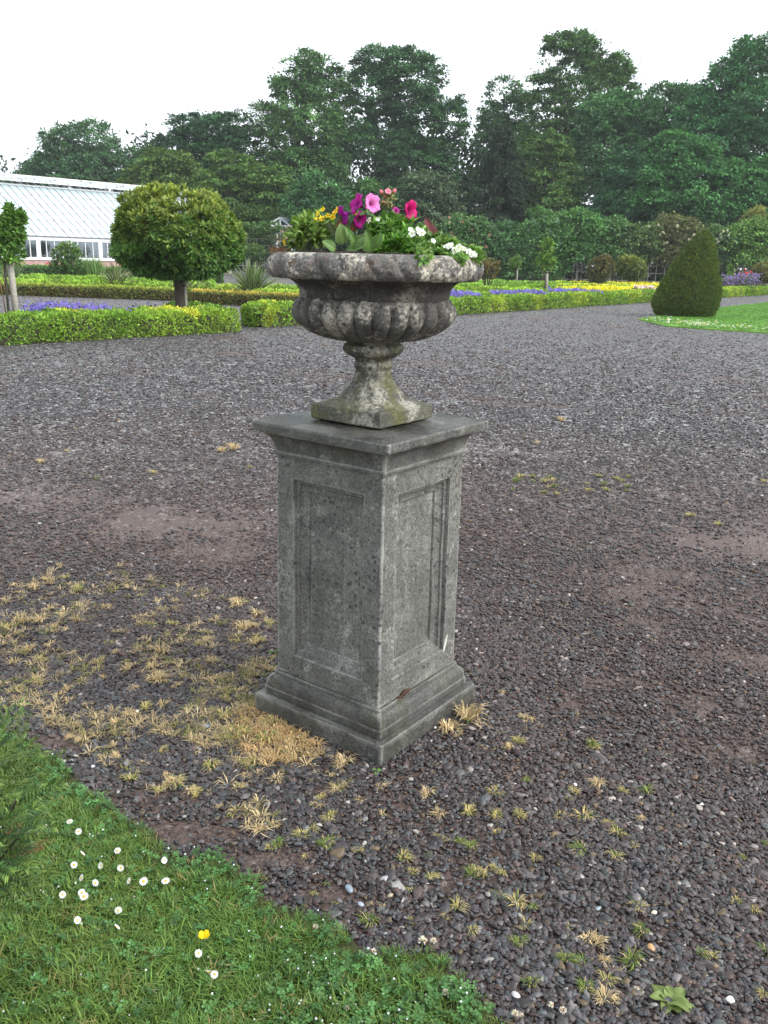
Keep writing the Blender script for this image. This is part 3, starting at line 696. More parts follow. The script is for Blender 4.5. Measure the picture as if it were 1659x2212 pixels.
# ------------------------------------------------------------------ woodland behind the garden, every tree on its own
G1, G2, G3, G4, G5 = (.060, .120, .050), (.050, .098, .045), (.078, .125, .045), (.042, .085, .042), (.058, .135, .058)
TREES = [
 # label, depth, colour, leaf, spacing, per, options, boughs (centre and radii in survey units)
 ('rounded broadleaf tree standing alone behind the long greenhouse', 112, (.060, .112, .058), .42, 1.25, 40, {}, [(172, 325, 92, 62), (110, 370, 66, 45), (240, 360, 66, 52), (180, 375, 120, 45), (60, 395, 40, 30), (285, 385, 40, 30)]),
 ('small feathery tree between the rounded tree and the dark spreading tree', 108, (.058, .105, .055), .4, 1.2, 36, {'gaps': .2}, [(318, 360, 30, 42), (300, 385, 34, 36)]),
 ('dark spreading tree with a broad flat-topped crown', 102, (.034, .072, .038), .38, 1.15, 42, {'flat': .35}, [(440, 290, 78, 44), (400, 325, 58, 46), (500, 300, 60, 56), (480, 370, 90, 60), (420, 400, 70, 60)]),
 ('low yellowish green tree rising behind the round clipped tree', 88, (.088, .125, .042), .36, .95, 40, {'flat': .4}, [(352, 355, 50, 32), (330, 395, 60, 36), (395, 390, 52, 40), (370, 430, 80, 50)]),
 ('fine-leaved yellow green tree with feathery tips beside the urn flowers', 84, (.080, .122, .040), .36, .95, 40, {'flat': .3, 'droop': .15}, [(505, 372, 46, 36), (560, 395, 62, 42), (480, 420, 62, 52), (590, 440, 48, 48), (535, 470, 90, 60), (470, 335, 14, 12)]),
 ('small rounded mid green tree left of the urn flowers', 80, (.062, .120, .058), .34, .85, 40, {}, [(684, 412, 40, 34), (655, 440, 36, 40), (712, 448, 34, 44), (684, 480, 60, 44)]),
 ('tall airy tree with a see-through rounded top', 103, (.066, .118, .046), .42, 1.2, 38, {'gaps': .30, 'var': .28}, [(655, 150, 62, 40), (612, 190, 46, 32), (700, 185, 40, 44), (660, 200, 60, 40), (640, 270, 92, 52), (590, 285, 50, 60), (700, 280, 62, 72), (650, 360, 110, 80), (600, 420, 80, 70), (700, 430, 80, 80)]),
 ('tallest dark tree with a broad domed crown above the urn', 106, (.046, .092, .044), .42, 1.25, 40, {'flat': .4, 'droop': .12}, [(868, 150, 66, 50), (810, 150, 48, 42), (905, 205, 66, 62), (795, 230, 66, 70), (870, 260, 100, 72), (950, 280, 54, 62), (985, 262, 22, 56), (820, 340, 92, 80), (920, 360, 92, 80), (860, 430, 120, 80)]),
 ('sombre conifer with drooping level tiers of dark branches', 90, None, .36, .8, 30, {}, []),
 ('slim tree with a squared-off airy top beside the conifer', 111, (.060, .112, .050), .42, 1.2, 36, {'gaps': .34}, [(1090, 215, 44, 38), (1118, 250, 36, 46), (1068, 262, 34, 46), (1090, 320, 60, 60), (1080, 400, 70, 70)]),
 ('tallest tree with several separate clumps of leaves at its top', 104, (.068, .116, .044), .42, 1.15, 40, {'gaps': .30, 'var': .26}, [(1240, 98, 52, 26), (1205, 125, 30, 18), (1265, 120, 34, 22), (1322, 140, 38, 28), (1350, 160, 20, 16), (1180, 172, 30, 14), (1232, 170, 52, 40), (1290, 185, 52, 42), (1330, 200, 40, 40), (1220, 240, 70, 56), (1300, 260, 70, 60), (1190, 310, 66, 56), (1170, 400, 70, 80)]),
 ('broad mid green tree in front of the tallest clumped tree', 95, (.062, .122, .058), .4, 1.1, 42, {}, [(1300, 260, 60, 50), (1365, 250, 56, 56), (1280, 330, 60, 60), (1350, 330, 72, 64), (1320, 410, 100, 76)]),
 ('yellow green drooping tree low beside the conifer', 93, (.080, .125, .042), .38, 1.0, 42, {'flat': .3, 'droop': .2}, [(1185, 330, 50, 44), (1160, 375, 46, 44), (1215, 390, 62, 50), (1190, 450, 90, 55)]),
 ('domed tree between the broad mid green tree and the big sycamore', 100, (.054, .106, .052), .4, 1.1, 42, {}, [(1460, 222, 62, 44), (1420, 260, 52, 56), (1500, 250, 60, 66), (1440, 330, 76, 76), (1400, 420, 90, 80)]),
 ('big dense sycamore tree at the edge of the wood with bluish green leaves', 92, (.060, .134, .064), .42, 1.1, 46, {'var': .2}, [(1600, 165, 60, 62), (1660, 150, 60, 62), (1612, 108, 30, 26), (1545, 240, 66, 60), (1640, 260, 100, 80), (1560, 320, 80, 66), (1680, 360, 90, 90), (1500, 290, 40, 46)]),
 ('leafy sycamore tree with layered light green branches low by the pergola', 85, (.066, .148, .060), .42, 1.0, 48, {'var': .2, 'flat': .38}, [(1490, 330, 62, 44), (1450, 380, 60, 50), (1530, 400, 84, 60), (1440, 440, 66, 36), (1600, 440, 90, 60), (1650, 420, 70, 80), (1500, 455, 90, 36)]),
 ('dark green tree in shade between two sycamores and the pergola', 89, (.048, .104, .056), .38, 1.0, 42, {}, [(1370, 400, 62, 60), (1340, 450, 70, 56), (1400, 460, 60, 44)]),
 ('greyish green bushy tree behind the pergola above the urn', 82, (.078, .098, .066), .34, .85, 40, {}, [(925, 410, 46, 42), (900, 445, 46, 42), (955, 450, 46, 46), (925, 485, 70, 40)]),
 ('small lighter green tree peeping out behind the geranium', 82.5, (.074, .130, .050), .34, .85, 40, {}, [(805, 425, 40, 40), (780, 460, 44, 40), (835, 465, 46, 44)]),
]
for i, (lab, Y, col, leaf, sp, per, opt, lb) in enumerate(TREES):
    R = rng(100+i)
    if col is None:      # the conifer
        b0 = at(1072, 560, Y); top = at(1072, 268, Y); root = thing('conifer_tree', lab, 'tree', (b0[0], Y, 0)); H = top[2]
        trunk('trunk', (b0[0], Y, -.1), (b0[0], Y, H*.97), .32, .05, [], R, root, PALEBARK, .002)
        Pp = []; Dd = []; nb = 120
        for k in range(nb):
            u = k/nb; z = 2.0+(H-2.2)*u; Lb = (1-u)**.85*4.9*(.75+.4*R.random())+.35; a = k*2.4+R.normal(0, .3); m_ = int(40+70*Lb)
            tt = R.random(m_)**.7; zz = z+.25*tt*Lb-.5*tt**2*Lb*.8+R.normal(0, .10, m_)
            lat = R.normal(0, .16, m_)*(.5+tt*Lb*.5)
            Pp.append(np.column_stack([b0[0]+np.cos(a)*tt*Lb-np.sin(a)*lat, Y+np.sin(a)*tt*Lb+np.cos(a)*lat, zz])); Dd.append(np.tile([math.cos(a), math.sin(a), -.45], (m_, 1)))
        Pp = np.concatenate(Pp); D = unit(np.concatenate(Dd)+R.normal(0, .45, Pp.shape)); n = len(Pp)
        leaf_object('crown', Pp, D, np.array([0, 0, 1.])+R.normal(0, .4, (n, 3)), .45, .17, np.array([.042, .072, .040])*np.exp(R.normal(0, .25, (n, 1))), root, FARLEAF)
        continue
    lobes = lobes_px(lb, Y); cx = np.mean([c[0] for c, r in lobes[:4]]); c0 = lobes[0][0]
    x0 = min(b[0]-b[2]*.7 for b in lb); x1 = max(b[0]+b[2]*.7 for b in lb); low = max(b[1]+b[3]*.6 for b in lb)
    if low < 520: lobes += lobes_px([(x0+(x1-x0)*f, 500+(k % 2)*14, (x1-x0)*.27, 46) for k, f in enumerate((.22, .5, .78))], Y+1.0)
    root = thing('broadleaf_tree', lab, 'tree', (cx, Y, 0))
    crown('crown', lobes, R, root, tuple(np.array(col)*np.array([1.22, 1.44, 1.16])), leaf*.79, int(per*1.15), sp*.92, clump=.80, sub=2.1, **opt)
    trunk('trunk', (cx, Y, -.2), (c0[0], Y, c0[2]*.9), .42, .09, [c for c, r in lobes[1:]], R, root)
# the shaded wood behind them
R = rng(77); lobes = []
for px in range(-260, 2000, 62):
    h = 400 if px < 260 else (330 if px < 560 else 300)
    lobes += lobes_px([(px, h+60+R.normal(0, 16), 60, 66), (px+30, h+150, 70, 60), (px, 530, 70, 50)], 120+R.normal(0, 3))
wood = crown('woodland', lobes, R, None, (.036, .070, .036), .62, 26, 2.2, flat=.7, fill=.1)
tag(wood, 'shaded mass of woodland seen between the trees', 'woodland', kind='stuff')

# ------------------------------------------------------------------ clipped hedges
def polyline(pts, step):
    pts = np.array(pts, float); d = np.concatenate([[0], np.cumsum(np.linalg.norm(np.diff(pts, axis=0), axis=1))])
    s = np.arange(0, d[-1], step); return np.column_stack([np.interp(s, d, pts[:, 0]), np.interp(s, d, pts[:, 1])]), d[-1]
def hedge(name, label, cat, pts, width, height, cols, dens, leaf, seed, group=None, lump=.06, lumps=2.2, tip=None, side=None, mat=LEAF):
    """clipped hedge: a twiggy core inside a skin of small leaf sprigs; pts runs along the middle"""
    R = rng(seed); pts = np.array(pts, float); c0 = pts[0]
    root = thing(name, label, cat, (c0[0], c0[1], 0), group=group)
    d = np.concatenate([[0], np.cumsum(np.linalg.norm(np.diff(pts, axis=0), axis=1))]); T = d[-1]
    per = width+2*height; n = int(dens*.8*T*per)+int(dens*.8*2*width*height)
    s = R.random(n)*T; u = R.random(n)*per
    ends = R.random(n) < 2*width*height/(T*per+2*width*height)
    off = np.where(u < height, -width/2, np.where(u < height+width, u-height-width/2, width/2))
    z = np.where(u < height, u, np.where(u < height+width, height, per-u))
    nl = np.where(u < height, -1., np.where(u < height+width, 0, 1.)); nz = np.where((u >= height) & (u < height+width), 1., .12)
    ns = np.zeros(n)
    e1 = R.random(n) < .5; s = np.where(ends, np.where(e1, 0, T), s); off = np.where(ends, (R.random(n)-.5)*width, off); z = np.where(ends, R.random(n)*height, z)
    nl = np.where(ends, 0, nl); nz = np.where(ends, .1, nz); ns = np.where(ends, np.where(e1, -1., 1.), 0)
    # round the shoulders
    q = np.abs(off)/(width/2); top = z/height; sh = np.clip(q**4+top**4-1, 0, 1)*.16
    off = off*(1-sh*.9); z = z*(1-sh*.8)
    x = np.interp(s, d, pts[:, 0]); y = np.interp(s, d, pts[:, 1]); k = np.clip(np.searchsorted(d, s, 'right')-1, 0, len(pts)-2)
    dr = unit(pts[k+1]-pts[k]); nrm2 = np.column_stack([dr[:, 1], -dr[:, 0]])
    # positive offset is to the right-hand side when walking along pts
    P = np.column_stack([x+nrm2[:, 0]*off, y+nrm2[:, 1]*off, z])
    Nn = unit(np.column_stack([nrm2*nl[:, None]+dr*ns[:, None], nz]))
    lmp = (fbm(P, lumps, seed, 2)-.5)*2*lump+(fbm(P, lumps*3.3, seed+3, 2)-.5)*lump*1.5
    P = P+Nn*(lmp-.01*R.random(n))[:, None]; P[:, 2] = np.maximum(P[:, 2], .01)
    big = fbm(P, .9, seed+5, 3)[:, None]; med = fbm(P, 6, seed+9, 2)[:, None]
    c = np.array(cols[0])*(1-big)+np.array(cols[1])*big
    c = np.where(fbm(P, 1.3, seed+21, 2)[:, None] > .60, np.array(cols[2]), c)
    if tip is not None:
        tm = np.clip((P[:, 2:3]/height-.86)*7, 0, 1)*(.55+.9*(med-.3)); c = c*(1-np.clip(tm, 0, 1))+np.array(tip)*np.clip(tm, 0, 1)
    if side is not None:
        tm = np.clip((.9-P[:, 2:3]/height)*5, 0, 1)*np.clip((med-.38)*4, 0, .8); c = c*(1-tm)+np.array(side)*tm
    c = 1.5*c*np.exp(R.normal(0, .28, (n, 1)))*(.62+.76*med)
    sprig = 2; Pp = np.repeat(P, sprig, 0)+R.normal(0, leaf*.35, (n*sprig, 3)); D = unit(np.repeat(Nn, sprig, 0)*.8+R.normal(0, .65, (n*sprig, 3))+np.array([0, 0, .35]))
    Nq = unit(np.repeat(Nn, sprig, 0)+R.normal(0, .6, (n*sprig, 3))+np.array([0, 0, .5])); L = leaf*1.1*(.6+.8*R.random(n*sprig))
    Pp[:, 2] = np.maximum(Pp[:, 2], .005)
    leaf_object('foliage', Pp, D, Nq, L, L*.62, np.repeat(c, sprig, 0)*np.exp(R.normal(0, .12, (n*sprig, 1))), root, mat)
    b = MB(); w2 = width/2-lump*1.1-.02; V = []
    for i, p in enumerate(pts):
        dd = unit(pts[min(i+1, len(pts)-1)]-pts[max(i-1, 0)]); nn = np.array([dd[1], -dd[0]])
        if i == 0: p = p+dd*(lump+.03)
        if i == len(pts)-1: p = p-dd*(lump+.03)
        for o_, z_ in ((-w2, -.02), (w2, -.02), (w2*.94, height-lump*1.1-.02), (-w2*.94, height-lump*1.1-.02)): V.append((p[0]+nn[0]*o_, p[1]+nn[1]*o_, z_))
    Pq = []
    for i in range(len(pts)-1):
        for k in range(4): Pq.append((i*4+k, i*4+(k+1) % 4, (i+1)*4+(k+1) % 4, (i+1)*4+k))
    m_ = (len(pts)-1)*4; Pq += [(0, 3, 2, 1), (m_, m_+1, m_+2, m_+3)]
    b.add(V, Pq); b.build('twigs', TWIG, root)
    return root
def inset(p, q, w):      # middle line of a hedge whose near face runs p -> q (walking left to right)
    p, q = np.array(p[:2]), np.array(q[:2]); d = unit(q-p); n_ = np.array([-d[1], d[0]]); return p+n_*w/2, q+n_*w/2
BOX = ((.085, .175, .024), (.19, .27, .030), (.34, .36, .040)); BOXD = ((.075, .165, .026), (.115, .21, .032), (.20, .27, .035))
BG = 'clipped low box hedges around the beds'
a, b_ = inset((-11.2, 9.85), (-5.15, 16.8), .95); a2, b2 = inset((-5.15, 16.8), (-3.15, 19.1), .95)
hedge('box_hedge', 'yellow green low box hedge in front of the blue geraniums with a few orange leaves', 'hedge', [a, b_, b2+np.array([-.05, 0])], .95, .46, BOX, 1500, .042, 301, BG, .075, 2.6)
hedge('box_hedge', 'short return of low box hedge at the tip of the triangular bed', 'hedge', [b2+np.array([-.35, .2]), b2+np.array([-1.5, 1.6])], .7, .46, BOXD, 1200, .045, 302, BG, .07, 2.6)
a, b_ = inset((-3.30, 21.3), (-2.45, 20.75), .7)
a, b_ = inset((-2.9, 20.35), (27, 60.2), .62)
hedge('box_hedge', 'long bright green low box hedge running away past the urn to the yew cone', 'hedge', [a, b_], .62, .46, ((.10, .185, .026), (.16, .25, .030), (.21, .28, .035)), 620, .055, 303, BG, .06, 2.4)
hedge('box_hedge', 'short end of box hedge turning back beside the gravel behind the bowl of the urn', 'hedge', [a+np.array([.1, .1]), a+np.array([.15, 2.4])], .62, .46, BOX, 900, .05, 304, BG, .06, 2.4)
a, b_ = inset((-19, 32.9), (-6.75, 30.9), .6)
hedge('box_hedge', 'neat brownish low box hedge with green top across the gravel path by the spiky plants', 'hedge', [a, b_], .6, .37, ((.105, .135, .030), (.13, .16, .036), (.10, .125, .03)), 900, .055, 305, BG, .02, 2.0, tip=(.24, .29, .045), side=(.085, .060, .026))
a, b_ = inset((-6.55, 29.75), (-.5, 27.0), .6)
hedge('box_hedge', 'orange-tipped low box hedge in front of the largest striped spiky plant', 'hedge', [a, b_], .6, .39, ((.105, .130, .030), (.14, .16, .036), (.10, .125, .03)), 900, .055, 306, BG, .02, 2.0, tip=(.36, .27, .050), side=(.095, .060, .028))
a, b_ = inset((-6.75, 31.0), (-7.6, 33.2), .6)
LOW = 'low bright green edging rows inside the beds'
for k, (p, q, z, c, lab) in enumerate([
    ((-16, 37.0), (-7.5, 36.0), .34, (.17, .27, .035), 'low lime green planting row just behind the brownish hedge'),
    ((-19, 42.5), (-8, 41.0), .36, (.15, .25, .035), 'low lime green planting row in front of the dark clipped hedge'),
    ((-7, 37.2), (-3.5, 37.0), .30, (.19, .26, .035), 'low yellow green planting row behind the largest spiky plant'),
    ((-4.6, 31.6), (3.0, 29.0), .36, (.20, .29, .035), 'bright lime low hedge row showing beside the neck of the urn'),
    ((-4.6, 36.0), (5.0, 34.0), .36, (.17, .28, .035), 'second bright lime low hedge row behind the urn'),
    ((-4.0, 41.0), (8.0, 40.0), .36, (.18, .28, .035), 'third lime low hedge row near the bronze shrub'),
    ((-3.0, 47.0), (9.5, 47.0), .36, (.15, .26, .035), 'lime low hedge row at the foot of the staked trees'),
    ((4.0, 54.5), (12.0, 54.5), .38, (.14, .24, .04), 'furthest lime low hedge row before the pergola')]):
    hedge('edging_row', lab, 'hedge', [np.array(p), np.array(q)], .9, z, (c, tuple(np.array(c)*1.25), tuple(np.array(c)*.8)), 320, .085, 320+k, LOW, .06, 1.5)
YG = 'golden leaved planting rows'
for k, (p, q, lab) in enumerate([((8.2, 43.5), (14.3, 46.5), 'nearest golden yellow row of low foliage behind the long box hedge'), ((9.2, 48.6), (15.8, 51.5), 'middle golden yellow row of low foliage in the bed'), ((10.0, 54.6), (17.2, 56.5), 'furthest golden yellow row of low foliage near the trellis')]):
    hedge('golden_row', lab, 'hedge', [np.array(p), np.array(q)], 1.0, .40, ((.46, .41, .03), (.58, .51, .045), (.30, .34, .05)), 380, .085, 340+k, YG, .07, 1.5)
hedge('edging_row', 'narrow green row between the golden rows', 'hedge', [np.array((8.6, 46.0)), np.array((15, 49.0))], .5, .42, ((.15, .25, .04), (.2, .3, .04), (.12, .2, .03)), 400, .08, 350, LOW, .05, 1.5)
hedge('dark_hedge', 'dark green straight clipped hedge below the greenhouse brick wall', 'hedge', [np.array((-34, 47.2)), np.array((-9.5, 51.5))], .9, .66, ((.040, .098, .030), (.055, .12, .034), (.045, .1, .03)), 380, .08, 351, None, .025, 1.2, tip=(.085, .17, .04))

R = rng(360); lobes = []
for x in np.arange(-24, 50, 2.6): lobes.append((np.array([x, 82+R.normal(0, .6), 1.2]), np.array([1.9, 1.0, 1.5+.4*R.random()])))
ug = crown('undergrowth', lobes, R, None, (.040, .075, .036), .32, 40, .9, fill=.2); tag(ug, 'shaded undergrowth filling the ground behind the trellises', 'undergrowth', kind='stuff')

# ------------------------------------------------------------------ clipped yew cone
R = rng(401); cb = gp(1482, 688); CY = cb[1]+.9
ctop = at(1508, 497, CY)[2]; ccx = at(1481, 640, CY)[0]
cone = thing('yew_cone', 'dark green clipped yew cone standing at the corner of the lawn', 'topiary', (ccx, CY, 0))
prof_z = np.array([0, .03, .12, .22, .40, .595, .786, .90, .97, 1.0]); prof_r = np.array([.78, .86, 1.0, .975, .86, .65, .43, .25, .12, .03])
CR = (at(1553, 640, CY)[0]-at(1410, 640, CY)[0])/2*.93
n = 30000; u = R.random(n)*1.0; w_ = np.interp(u, prof_z, prof_r); u = u[R.random(n) < w_*1.05]; n = len(u)
th = R.random(n)*2*PI; rr = np.interp(u, prof_z, prof_r)*CR; lean = .39*u**1.5
Nn = unit(np.column_stack([np.cos(th), np.sin(th), .35+0*u]))
Pn = np.column_stack([ccx+lean+rr*np.cos(th), CY+rr*np.sin(th), u*ctop+.02])
Pn += Nn*((fbm(Pn, 3.2, 2, 3)-.5)*.16+(fbm(Pn, 12, 6, 2)-.5)*.07)[:, None]; Pn[:, 2] = np.maximum(Pn[:, 2], .03)
med = fbm(Pn, 5, 9, 2)[:, None]
c = 1.25*(np.array([.050, .092, .022])*(1-med)+np.array([.105, .140, .030])*med)*np.exp(R.normal(0, .3, (n, 1)))
tips = R.random(n) < .10; c[tips] = np.array([.15, .16, .045])
D = unit(Nn*.55+R.normal(0, .5, (n, 3))+np.array([0, 0, .35])); L = .085*(.6+.8*R.random(n))
leaf_object('foliage', Pn, D, unit(Nn+R.normal(0, .5, (n, 3))), L, .032, c, cone)
b = MB(); nn = 20; V = [(ccx+.39*u_**1.5+np.interp(u_, prof_z, prof_r)*(CR-.13)*math.cos(2*PI*k/nn)*(1 if u_ < 1 else .2), CY+np.interp(u_, prof_z, prof_r)*(CR-.13)*math.sin(2*PI*k/nn), max(-.02, u_*(ctop-.15))) for u_ in prof_z for k in range(nn)]
b.add(V, [(i*nn+k, i*nn+(k+1) % nn, (i+1)*nn+(k+1) % nn, (i+1)*nn+k) for i in range(len(prof_z)-1) for k in range(nn)]); b.build('branches', TWIG, cone)

# ------------------------------------------------------------------ leafy clumps with visible leaf rosettes
def rosettes(name, C, OUT, R, parent, col, tipcol, leaf, per, var=.2, aspect=.42, mat=LEAF, tipz=None, spread=.8):
    n = len(C); k = per; a = (np.arange(k)*2.4)[None]+R.random((n, 1))*6
    OUT = unit(OUT); A = unit(np.cross(OUT, np.array([.3, .2, 1.0])+R.normal(0, .1, (n, 3)))); B = np.cross(OUT, A)
    sp = spread*(.45+.75*(np.arange(k)/k))[None, :, None]
    D = unit(OUT[:, None]*(1.05-sp*.7)+(A[:, None]*np.cos(a)[..., None]+B[:, None]*np.sin(a)[..., None])*sp+R.normal(0, .12, (n, k, 3))).reshape(-1, 3)
    N = unit(np.repeat(OUT, k, 0)*1.0+np.array([0, 0, .3])-D*.3); L = leaf*(.65+.55*R.random(n*k))
    cv = np.exp(R.normal(0, var, (n, 1))); tm = R.random((n, 1)) if tipz is None else tipz
    cc = (np.array(col)*(1-tm)+np.array(tipcol)*tm)*cv
    cc = np.repeat(cc, k, 0)*np.exp(R.normal(0, .15, (n*k, 1)))
    return leaf_object(name, np.repeat(C, k, 0)+R.normal(0, leaf*.12, (n*k, 3)), D, N, L, L*aspect, cc, parent, mat, .08)
# round-headed standard tree
R = rng(410); TY = 20.0; tb = at(388, 700, TY); ttop = at(388, 398, TY)[2]; tx = at(385, 560, TY)[0]
rt_ = thing('round_clipped_tree', 'round-headed clipped tree with bronze green leaves on a single dark trunk', 'tree', (tx, TY, 0))
RX = (at(529, 520, TY)[0]-at(245, 520, TY)[0])/2; zc = at(385, 528, TY)[2]; RZ = ttop-zc; zlow = at(385, 596, TY)[2]; RX *= .88; RZ *= .87; RZ2 = zc-zlow
n = 6200; d = rand_dir(R, n); s = np.where(R.random(n) < .82, .93+.11*R.random(n), .55+.4*R.random(n))
lump = (fbm(d*1.0+5, 2.6, 3, 3)-.5)*.46
rz = np.where(d[:, 2] > 0, RZ, RZ2)
sq_ = 1/np.maximum((np.abs(d[:, 0])**2.3+np.abs(d[:, 1])**2.3+np.abs(d[:, 2])**2.3)**(1/2.3), .3)
Cc = np.column_stack([tx+d[:, 0]*RX*s*(1+lump)*sq_, TY+d[:, 1]*RX*s*(1+lump)*sq_, zc+d[:, 2]*rz*s*(1+lump*.8)*sq_])
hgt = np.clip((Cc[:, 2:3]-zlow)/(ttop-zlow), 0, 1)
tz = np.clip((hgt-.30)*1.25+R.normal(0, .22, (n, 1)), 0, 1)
kp = (fbm(Cc, 1.9, 14, 2) > .42) | (s < .85); Cc, d, tz, n = Cc[kp], d[kp], tz[kp], int(kp.sum())
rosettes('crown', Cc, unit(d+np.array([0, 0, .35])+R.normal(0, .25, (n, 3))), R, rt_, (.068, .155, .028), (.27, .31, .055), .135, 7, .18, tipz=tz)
b = MB(); tx2 = at(388, 640, TY)[0]
b.tube([(tx2, TY, -.05), (tx2+.01, TY, .5), (tx2-.01, TY, zlow), (tx+.05, TY, zc)], [.125, .11, .10, .08], 10)
for k in range(9):
    a = k*.7+.2; b.tube([(tx, TY, zlow-.05+.03*k), (tx+.5*math.cos(a), TY+.5*math.sin(a), zlow+.35), (tx+1.1*math.cos(a*1.1), TY+1.1*math.sin(a*1.1), zc+.2*math.sin(k))], [.05, .035, .012], 6)
b.build('trunk', BARK, rt_, smooth=True)
sx = at(397, 650, TY+.05)[0]
st = thing('tree_stake', 'grey wooden stake tied beside the trunk of the round clipped tree', 'stake', (sx+.12, TY+.05, 0))
b = MB(); b.tube([(sx+.05, TY+.05, -.05), (sx+.03, TY+.05, zlow+.12)], [.042, .042], 10); b.build('post', STAKEW, st, smooth=True)
b = MB(); b.box((sx-.20, TY-.02, zlow-.22), (sx+.06, TY+.10, zlow-.18)); b.build('tie', RUBBER, st)

# young staked trees
def staked_tree(label, Y, px_s, y_top, crown_px, col, leaf, n, seed, lab2, canes=0, wst=.04, group=None, tie=True):
    R = rng(seed); s0 = at(px_s, y_top, Y); sx = s0[0]
    root = thing('young_tree', label, 'tree', (sx-.02, Y-.1, 0), group=group)
    cx, cy, rx, ry = crown_px[:4]; lob = lobes_px(crown_px[4], Y) if len(crown_px) > 4 else lobes_px([(cx, cy, rx, ry), (cx-rx*.3, cy+ry*.45, rx*.8, ry*.5), (cx+rx*.25, cy+ry*.55, rx*.8, ry*.45), (cx+rx*.1, cy-ry*.5, rx*.5, ry*.5)], Y)
    C = []; O = []
    for c, r in lob:
        d = rand_dir(R, n//4); C.append(c+d*r*(R.random((n//4, 1))**.4)); O.append(d+np.array([0, 0, .5]))
    rosettes('crown', np.concatenate(C), np.concatenate(O), R, root, col, tuple(np.array(col)*1.5), leaf, 6, .2, .45)
    b = MB(); zt_ = lob[0][0][2]; b.tube([(sx-.07, Y-.1, -.02), (sx-.05, Y-.1, s0[2]), (lob[0][0][0], Y, zt_+lob[0][1][2]*.8)], [.025, .022, .008], 6)
    for k in range(7):
        a = k*2.4; q = lob[k % 4][0]+lob[k % 4][1]*.6*np.array([math.cos(a), math.sin(a), .6]); b.tube([(sx-.03, Y-.05, s0[2]+.1+.06*k), q], [.012, .004], 5)
    b.build('trunk', TWIG, root, smooth=True)
    st = thing('tree_stake', lab2, 'stake', (sx, Y, 0), group=group and 'stakes beside young trees')
    b = MB(); b.tube([(sx+.05, Y, -.05), (sx, Y, s0[2]), (sx, Y, s0[2]+.01)], [wst, wst, wst*.8], 10); b.build('post', STAKEW, st, smooth=True)
    if tie:
        b = MB(); b.tube([(sx, Y, s0[2]-.10), (sx, Y, s0[2]-.03)], [wst*1.12, wst*1.12], 12); b.build('tie', RUBBER, st)
    for k in range(canes):
        c_ = thing('bamboo_cane', (['thin brown bamboo cane leaning by the rubber-tied young tree stake', 'second darker cane close beside the rubber-tied young tree stake'][k] if canes == 2 else 'short dark cane beside the thick brown grey stake'), 'cane', (sx-.16+.08*k, Y, 0))
        b = MB(); b.tube([(sx-.10+.07*k, Y-.05, -.02), (sx-.24+.13*k, Y-.08, 1.1+.75*(1-k))], [.011, .009], 6); b.build('cane_shaft', CANE, c_, smooth=True)
        for q in range(4):
            b = MB(); f = .2+.2*q; p = np.array([sx-.10+.07*k-.14*f*(1-.4*k), Y-.05-.03*f, -.02+f*(1.12+.75*(1-k))]); b.tube([p-np.array([0, 0, .006]), p+np.array([0, 0, .006])], [.0135, .0135], 6); b.build('node_ring', CANE, c_)
YTG = 'young trees tied to stakes'
staked_tree('young tree with a bushy fresh green top on a pale rubber-tied stake', 16.6, 20, 556, (18, 535, 36, 24, [(16, 548, 38, 22), (0, 520, 22, 20), (34, 505, 16, 26), (20, 468, 11, 26), (8, 490, 16, 18), (45, 470, 6, 12)]), (.085, .17, .030), .10, 420, 420, 'pale round stake with a black rubber tie near the hedge end', 2, .058)
staked_tree('slim young tree with upright fresh green leaves above the blue flower bed', 46.5, 1181, 586, (1181, 548, 19, 36), (.105, .19, .035), .16, 330, 421, 'thick brown grey stake between the two blue geranium patches', 1, .085)
staked_tree('tiny young tree with few leaves on a thin pale stake before the pergola', 63, 1117, 577, (1114, 567, 15, 12), (.10, .18, .04), .2, 110, 422, 'thin pale stake in front of the dark climbers', 0, .07)
staked_tree('narrow sapling with bright green leaves by the purple lavender', 53, 1585, 586, (1578, 590, 6, 17), (.12, .22, .035), .16, 130, 423, 'thin grey stake standing at the purple lavender', 0, .07)

# rounded shrubs
def shrub(label, Y, lob_px, base_px, col, tip, leaf, dens, seed, stems=4, name='rounded_shrub', per=7, airy=.35, cat='shrub'):
    R = rng(seed); lob = lobes_px(lob_px, Y); bx = at(base_px, 600, Y)[0]
    root = thing(name, label, cat, (bx, Y, 0)); C = []; O = []; dens = dens*2.4
    for c, r in lob:
        n = int(dens*r[0]*r[2]*10); d = rand_dir(R, n); s = np.where(R.random(n) < airy, R.random(n)**.5, .9+.15*R.random(n)); C.append(c+d*r*s[:, None]*(1+(fbm(d+7, 2.5, seed % 40, 2)-.5)*.5)[:, None]); O.append(d+np.array([0, 0, .45]))
    C = np.concatenate(C); O = np.concatenate(O); C[:, 2] = np.maximum(C[:, 2], .06)
    z0, z1 = C[:, 2].min(), C[:, 2].max(); tz = np.clip((C[:, 2:3]-z0)/(z1-z0)*1.1-.25+R.normal(0, .2, (len(C), 1)), 0, 1)
    rosettes('foliage', C, O+R.normal(0, .2, O.shape), R, root, col, tip, leaf, per, .2, tipz=tz)
    b = MB()
    for k in range(stems):
        q = lob[k % len(lob)][0]+lob[k % len(lob)][1]*R.normal(0, .3, 3); b.tube([(bx+.06*math.cos(k*2), Y+.06*math.sin(k*2), -.02), ((bx+q[0])/2+.05*math.sin(k), (Y+q[1])/2, q[2]*.5), q], [.045, .03, .01], 6)
    b.build('stems', BARK, root, smooth=True); return root
shrub('leafy fresh green shrub standing before the dark hedge and the greenhouse', 44, [(145, 560, 30, 28), (150, 540, 18, 16), (135, 580, 24, 18)], 146, (.060, .135, .032), (.115, .20, .045), .15, 26, 430)
